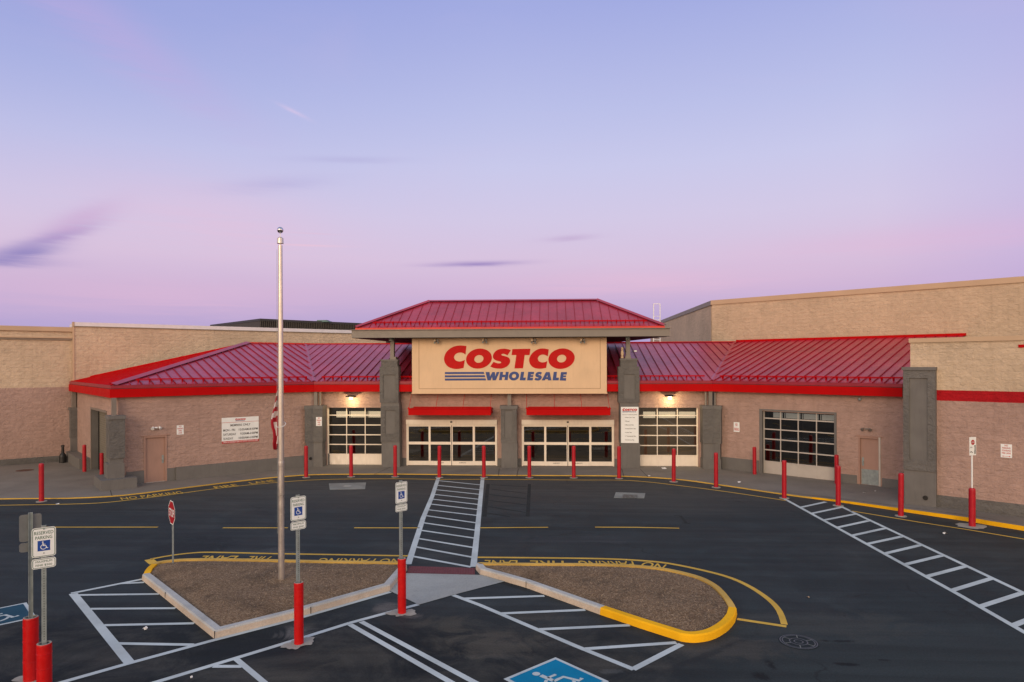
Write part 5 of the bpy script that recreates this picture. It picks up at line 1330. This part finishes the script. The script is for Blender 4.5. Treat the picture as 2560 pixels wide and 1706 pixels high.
# flagpole and flag
p = G(703.6, 1456, .14); fp = thing('flagpole', 'tall tapered aluminium flagpole in the left mulch bed', 'flagpole', (p.x, p.y, 0)); Y0 = p.y
ztp = onY(704.5, 614, Y0).z; m = MB()
seg = [(.073, .05), (.073, 1.2), (.071, 2.9), (.0735, 2.91), (.0735, 3.0), (.070, 3.01), (.067, 4.2), (.060, 5.4), (.055, 6.6), (.050, ztp)]
m.lathe((0, 0, 0), seg+[(.001, ztp)], 28, 'pole'); m.build('pole', fp)
m = MB(); m.lathe((0, 0, ztp), [(.018, -.01), (.018, .04), (.078, .045), (.072, .17), (.03, .20), (.001, .20)], 20, 'pole'); m.build('truck', fp)
m = MB(); m.cyl((0, 0, ztp+.19), (0, 0, ztp+.30), .008, n=8, mat='whitepaint'); m.sphere((0, 0, ztp+.365), .074, 'chrome', 24); m.build('finial_ball', fp)
m = MB(); zr = onY(704, 1062, Y0).z
rg = [V((.105*math.cos(k*math.pi/12), .105*math.sin(k*math.pi/12), zr+.055*math.sin(k*math.pi/12))) for k in range(25)]; m.tube(rg, .007, 6, 'white'); m.tube([V((-.085, -.02, 1.3)), V((-.083, -.02, zr)), V((-.075, -.02, ztp-.1))], .004, 5, 'galv'); m.build('halyard_ring', fp)
# limp flag
fl = MB(); prof = [(948, 0, 3), (962, -2, 3), (975, -5, 3), (1000, -10, 3), (1020, -14, 3), (1040, -18.5, 3), (1056, -20, 3), (1068, -18, 3), (1078, -14, 3), (1088, -12.5, 3), (1096, -12, 3), (1110, -13, 1), (1120, -12, -2), (1125, -10, -5)]
rows = 46; cols = 12; grid = []
for i in range(rows+1):
    t_ = i/rows; y = 948+t_*177
    for k in range(len(prof)-1):
        if prof[k][0] <= y <= prof[k+1][0]: f_ = (y-prof[k][0])/(prof[k+1][0]-prof[k][0]); xl = prof[k][1]+f_*(prof[k+1][1]-prof[k][1]); xr = prof[k][2]+f_*(prof[k+1][2]-prof[k][2]); break
    row = []
    for j in range(cols+1):
        s_ = j/cols; px = 696+xl+(xr-xl)*s_; q_ = onY(px, y, Y0)-V((p.x, p.y, 0))
        row.append(V((q_.x, q_.y*0+.045*math.sin(s_*9+t_*5)+.01, q_.z)))
    grid.append(row)
for i in range(rows):
    for j in range(cols):
        t_, s_ = (i+.5)/rows, (j+.5)/cols
        tt = t_+.075*s_
        if tt < .17: mt = 'flagblue'
        elif any(a <= tt < b for a, b in ((.20, .27), (.345, .425), (.495, .57))): mt = 'flagwhite'
        elif .60 < t_ < .80 and .30+.25*(t_-.6) < s_ < .62+.3*(t_-.6): mt = 'flagwhite'
        elif .80 < t_ < .92 and s_ > .5: mt = 'flagwhite'
        else: mt = 'flagred'
        fl.face([grid[i][j], grid[i+1][j], grid[i+1][j+1], grid[i][j+1]], mt, True)
fo = fl.build('flag', label='limp red white and blue striped flag hanging at half height of the pole', cat='flag'); fo.location = (p.x, p.y, 0)

# urn, drains, covers, litter
p = G(157, 1157, .03); m = MB(); m.lathe((p.x, p.y, .03), [(.001, 0), (.17, 0), (.18, .03), (.18, .33), (.15, .42), (.07, .56), (.065, .86), (.09, .87), (.085, .93), (.05, .96), (.001, .96)], 20, 'black')
m.build('smokers_urn', label='black bottle shaped ash urn against the wall at far left', cat='ash urn')
def slab(name, px, label, grate, cat='drain cover'):
    m = MB(); q_ = gp(px); m.prism([(a.x, a.y) for a in q_], .001, .008, 'drainslab'); c = sum(q_, V((0, 0, 0)))/4
    if grate:
        gq = gp(z6([(1027, 221), (1133, 223), (1130, 248), (1020, 246)])); m.face([(a.x, a.y, .010) for a in gq], 'black')
        for i in range(12):
            a, b = gq[0].lerp(gq[1], (i+.5)/12), gq[3].lerp(gq[2], (i+.5)/12); m.strip([a, b], .014, .013, 'galv')
    else: m.lathe((c.x, c.y, .008), [(.18, 0), (.17, .004), (.001, .004)], 14, 'galv')
    m.build(name, label=label, cat=cat)
slab('drain_cover', z3([(408, 142), (675, 135), (668, 182), (415, 187)]), 'pale concrete drain slab in the lane left of the crosswalk', False)
slab('storm_drain', z6([(975, 205), (1187, 212), (1178, 248), (960, 245)]), 'storm drain with a slotted iron grate right of the crosswalk', True, 'storm drain')
p = G(1996.5, 1605.4); m = MB(); m.lathe((p.x, p.y, 0), [(.36, .003), (.355, .008), (.001, .008)], 36, plain('cast iron', (.020, .027, .029), .8, spec=.15))
for r_ in (.34, .30, .17, .09): m.lathe((p.x, p.y, 0), [(r_, .009), (r_-.012, .011), (r_-.02, .009)], 36, plain('worn iron', (.07, .075, .085), .5))
for k in range(6):
    a = k*math.pi/3+.3; m.strip([(p.x+.17*math.cos(a), p.y+.17*math.sin(a)), (p.x+.30*math.cos(a), p.y+.30*math.sin(a))], .015, .011, 'drainslab')
m.build('manhole_cover', label='round cast iron manhole cover at lower right', cat='manhole cover')
p = G(62, 1176.5, .03); m = MB(); m.lathe((p.x, p.y, .03), [(.38, .004), (.37, .010), (.001, .010)], 24, 'rust'); m.build('utility_cover', label='rusty brown round cover in the sidewalk at far left', cat='utility cover')
lit = [((365, 1570), .10, 'crumpled paper in the hatched bay below the left island'), ((480, 1691), .05, 'small white wrapper in the bay at the bottom left'), ((143, 1259.5), .10, 'white scrap beside the yellow line at far left'), ((1849, 1206.5), .12, 'white scrap on the sidewalk left of the right crosswalk'), ((2160, 1234), .13, 'white scrap on the sidewalk before the service door'), ((2187, 1229.5), .07, 'tiny paper scrap right of the service door scrap'), ((2361, 1332), .13, 'white scrap on the asphalt right of the right crosswalk'), ((1659, 1172.5), .22, 'long paper strip on the sidewalk below the right roller door'), ((1624, 1190.5), .10, 'flat scrap on the sidewalk edge right of the entrance'), ((2022, 1492), .06, 'dry tan leaf on the asphalt right of the islands')]
for (x, y), s_, l in lit:
    p = G(x, y, .03); m = MB()
    for k in range(3):
        a = random.random()*3; u = V((math.cos(a), math.sin(a)*.6, random.uniform(0, .3)))*s_*.55; v_ = V((-math.sin(a)*.5, math.cos(a)*.5, random.uniform(0, .5)))*s_*.5; o_ = V((random.uniform(-.3, .3)*s_, random.uniform(-.2, .2)*s_, .02))
        m.face([o_-u-v_, o_+u-v_*.6, o_+u*.8+v_, o_-u*.7+v_], 'paper' if 'leaf' not in l else 'owl')
    ob = m.build('leaf' if 'leaf' in l else 'paper_scrap', label=l, cat='litter', group='litter on the ground'); ob.location = (p.x, p.y, .0 if 'asphalt' in l or 'bay' in l or 'yellow' in l else .03)

# ================================================================== sky and light
W = bpy.data.worlds.new('World'); S.world = W; W.use_nodes = True; nt = W.node_tree
bg = nt.nodes['Background']
tc = nt.nodes.new('ShaderNodeTexCoord'); sp = nt.nodes.new('ShaderNodeSeparateXYZ'); nt.links.new(tc.outputs['Generated'], sp.inputs[0])
def srgb(r, g, b): 
    f = lambda c: (c/255/12.92 if c/255 <= .04045 else ((c/255+.055)/1.055)**2.4)
    return (f(r), f(g), f(b))
zc = mth(nt, 'MULTIPLY', sp.outputs['Z'], 1.0, True)
front = ramp(nt, zc, [(0, srgb(168, 160, 206)), (.055, srgb(184, 166, 210)), (.105, srgb(207, 181, 214)), (.15, srgb(216, 195, 222)), (.21, srgb(211, 201, 230)), (.28, srgb(201, 201, 235)), (.35, srgb(187, 192, 233)), (.47, srgb(163, 172, 226)), (.62, srgb(156, 176, 206)), (1, srgb(158, 180, 196))])
# east-west variation: pinker to the left low, purple to upper left
az = mth(nt, 'ARCTAN2', sp.outputs['X'], sp.outputs['Y'])
lf = ramp(nt, mth(nt, 'ADD', mth(nt, 'MULTIPLY', az, -.7), .5, True), [(.55, gray(0)), (.98, gray(1))])
hi = ramp(nt, zc, [(.18, gray(0)), (.42, gray(1))])
front = mix(nt, mth(nt, 'MULTIPLY', mth(nt, 'MULTIPLY', lf, hi), .5), front, srgb(134, 148, 214))
front = mix(nt, mth(nt, 'MULTIPLY', mth(nt, 'MULTIPLY', mth(nt, 'SUBTRACT', 1.0, lf), ramp(nt, mth(nt, 'ADD', mth(nt, 'MULTIPLY', az, .9), .1, True), [(.5, gray(0)), (.75, gray(1))])), .55), front, srgb(176, 164, 222))
# after-glow behind the camera
back = ramp(nt, zc, [(0, (1.9, 1.15, .70)), (.12, (2.0, 1.40, .98)), (.35, (1.1, 1.0, .98)), (.8, (.50, .58, .62)), (1, (.34, .41, .46))])
fb = ramp(nt, mth(nt, 'ADD', mth(nt, 'MULTIPLY', sp.outputs['Y'], .5), .5, True), [(.25, gray(0)), (.62, gray(1))])
sky = mix(nt, fb, back, front)
# clouds: streaky noise in direction space
cm = nt.nodes.new('ShaderNodeCombineXYZ'); nt.links.new(az, cm.inputs[0]); nt.links.new(mth(nt, 'MULTIPLY', sp.outputs['Z'], 3.4), cm.inputs[1])
cn = noise(nt, cm.outputs[0], 2.2, 6, .6, .9)
soft = ramp(nt, cn, [(.52, gray(0)), (.72, gray(.16))])
sky = mix(nt, mth(nt, 'MULTIPLY', soft, ramp(nt, zc, [(.05, gray(1)), (.34, gray(.35))])), sky, srgb(222, 192, 220))
ms = nt.nodes.new('ShaderNodeMapping'); ms.inputs['Scale'].default_value = (5, 26, 1); ms.inputs['Rotation'].default_value = (0, 0, -.06); nt.links.new(cm.outputs[0], ms.inputs['Vector'])
wn = noise(nt, ms.outputs[0], 1.2, 6, .65, .6)
def wisp(px, py, sx_, sy_, tilt, col, amt):
    r = Vector(ray(px, py)).normalized(); a0 = math.atan2(r.x, r.y); z0 = r.z
    global sky
    da = mth(nt, 'SUBTRACT', az, a0); dz = mth(nt, 'SUBTRACT', sp.outputs['Z'], z0)
    dz = mth(nt, 'SUBTRACT', dz, mth(nt, 'MULTIPLY', da, tilt))
    dz = mth(nt, 'ADD', dz, mth(nt, 'MULTIPLY', mth(nt, 'SUBTRACT', wn, .5), sy_*1.6))
    e = mth(nt, 'ADD', mth(nt, 'POWER', mth(nt, 'ABSOLUTE', mth(nt, 'DIVIDE', da, sx_)), 2), mth(nt, 'POWER', mth(nt, 'ABSOLUTE', mth(nt, 'DIVIDE', dz, sy_)), 2))
    g_ = mth(nt, 'EXPONENT', mth(nt, 'MULTIPLY', e, -1))
    g_ = mth(nt, 'MULTIPLY', mth(nt, 'MULTIPLY', g_, mth(nt, 'ADD', mth(nt, 'MULTIPLY', wn, 1.2), .25)), amt, True)
    sky = mix(nt, g_, sky, col)
PUR = srgb(140, 130, 190); PNK = srgb(236, 190, 214)
wisp(60, 632, .035, .009, .25, PUR, 1.0); wisp(130, 595, .045, .008, .42, srgb(160, 145, 198), .8); wisp(200, 550, .040, .014, .5, srgb(198, 160, 205), .6); wisp(20, 655, .05, .006, .05, PUR, .5)
wisp(1190, 660, .065, .0035, .03, srgb(160, 140, 195), .9); wisp(1425, 596, .035, .004, .05, srgb(190, 165, 205), .6); wisp(680, 462, .07, .009, .14, srgb(172, 166, 214), .4)
wisp(735, 280, .018, .0025, -.34, srgb(220, 200, 232), .7); wisp(540, 540, .16, .045, -.1, PNK, .32); wisp(380, 745, .22, .020, .02, PNK, .35); wisp(1600, 705, .20, .018, .0, PNK, .45)
wisp(280, 80, .14, .03, -.45, srgb(196, 172, 222), .45); wisp(2300, 600, .22, .02, .0, srgb(226, 178, 212), .35)
wisp(770, 614, .05, .0015, .01, srgb(238, 196, 214), .6); wisp(790, 585, .035, .0012, .0, srgb(226, 190, 214), .5); wisp(870, 400, .07, .004, .05, srgb(172, 166, 212), .4)
nt.links.new(sky, bg.inputs['Color']); bg.inputs['Strength'].default_value = 1.0

sun = bpy.data.lights.new('sun', 'SUN'); sun.energy = 1.25; sun.angle = R(28); sun.color = (1, .74, .50)
so = bpy.data.objects.new('sun', sun); COL.objects.link(so)
d = V((.25, 1, -.34)).normalized(); so.rotation_euler = d.to_track_quat('-Z', 'Y').to_euler()

# camera
cd = bpy.data.cameras.new('camera'); co = bpy.data.objects.new('camera', cd); COL.objects.link(co); S.camera = co
cd.sensor_fit = 'HORIZONTAL'; cd.sensor_width = 36; cd.lens = F/2560*36; cd.clip_end = 2000; cd.clip_start = .1
cd.shift_x = 0; cd.shift_y = (H-853)/2560
c, s_ = math.cos(ROLL), math.sin(ROLL)
X = V((math.cos(YAW), math.sin(YAW), 0)); Yf = V((-math.sin(YAW), math.cos(YAW), 0)); Zu = UP
xr = X*c+Zu*s_; zu = -X*s_+Zu*c
mt_ = Matrix((xr, zu, -Yf)).transposed().to_4x4(); mt_.translation = V((0, 0, HC)); co.matrix_world = mt_
S.view_settings.view_transform = 'Standard'; S.view_settings.look = 'None'; S.view_settings.exposure = 0; S.view_settings.gamma = 1
S.render.engine = 'CYCLES'; S.cycles.max_bounces = 6; S.cycles.transparent_max_bounces = 8
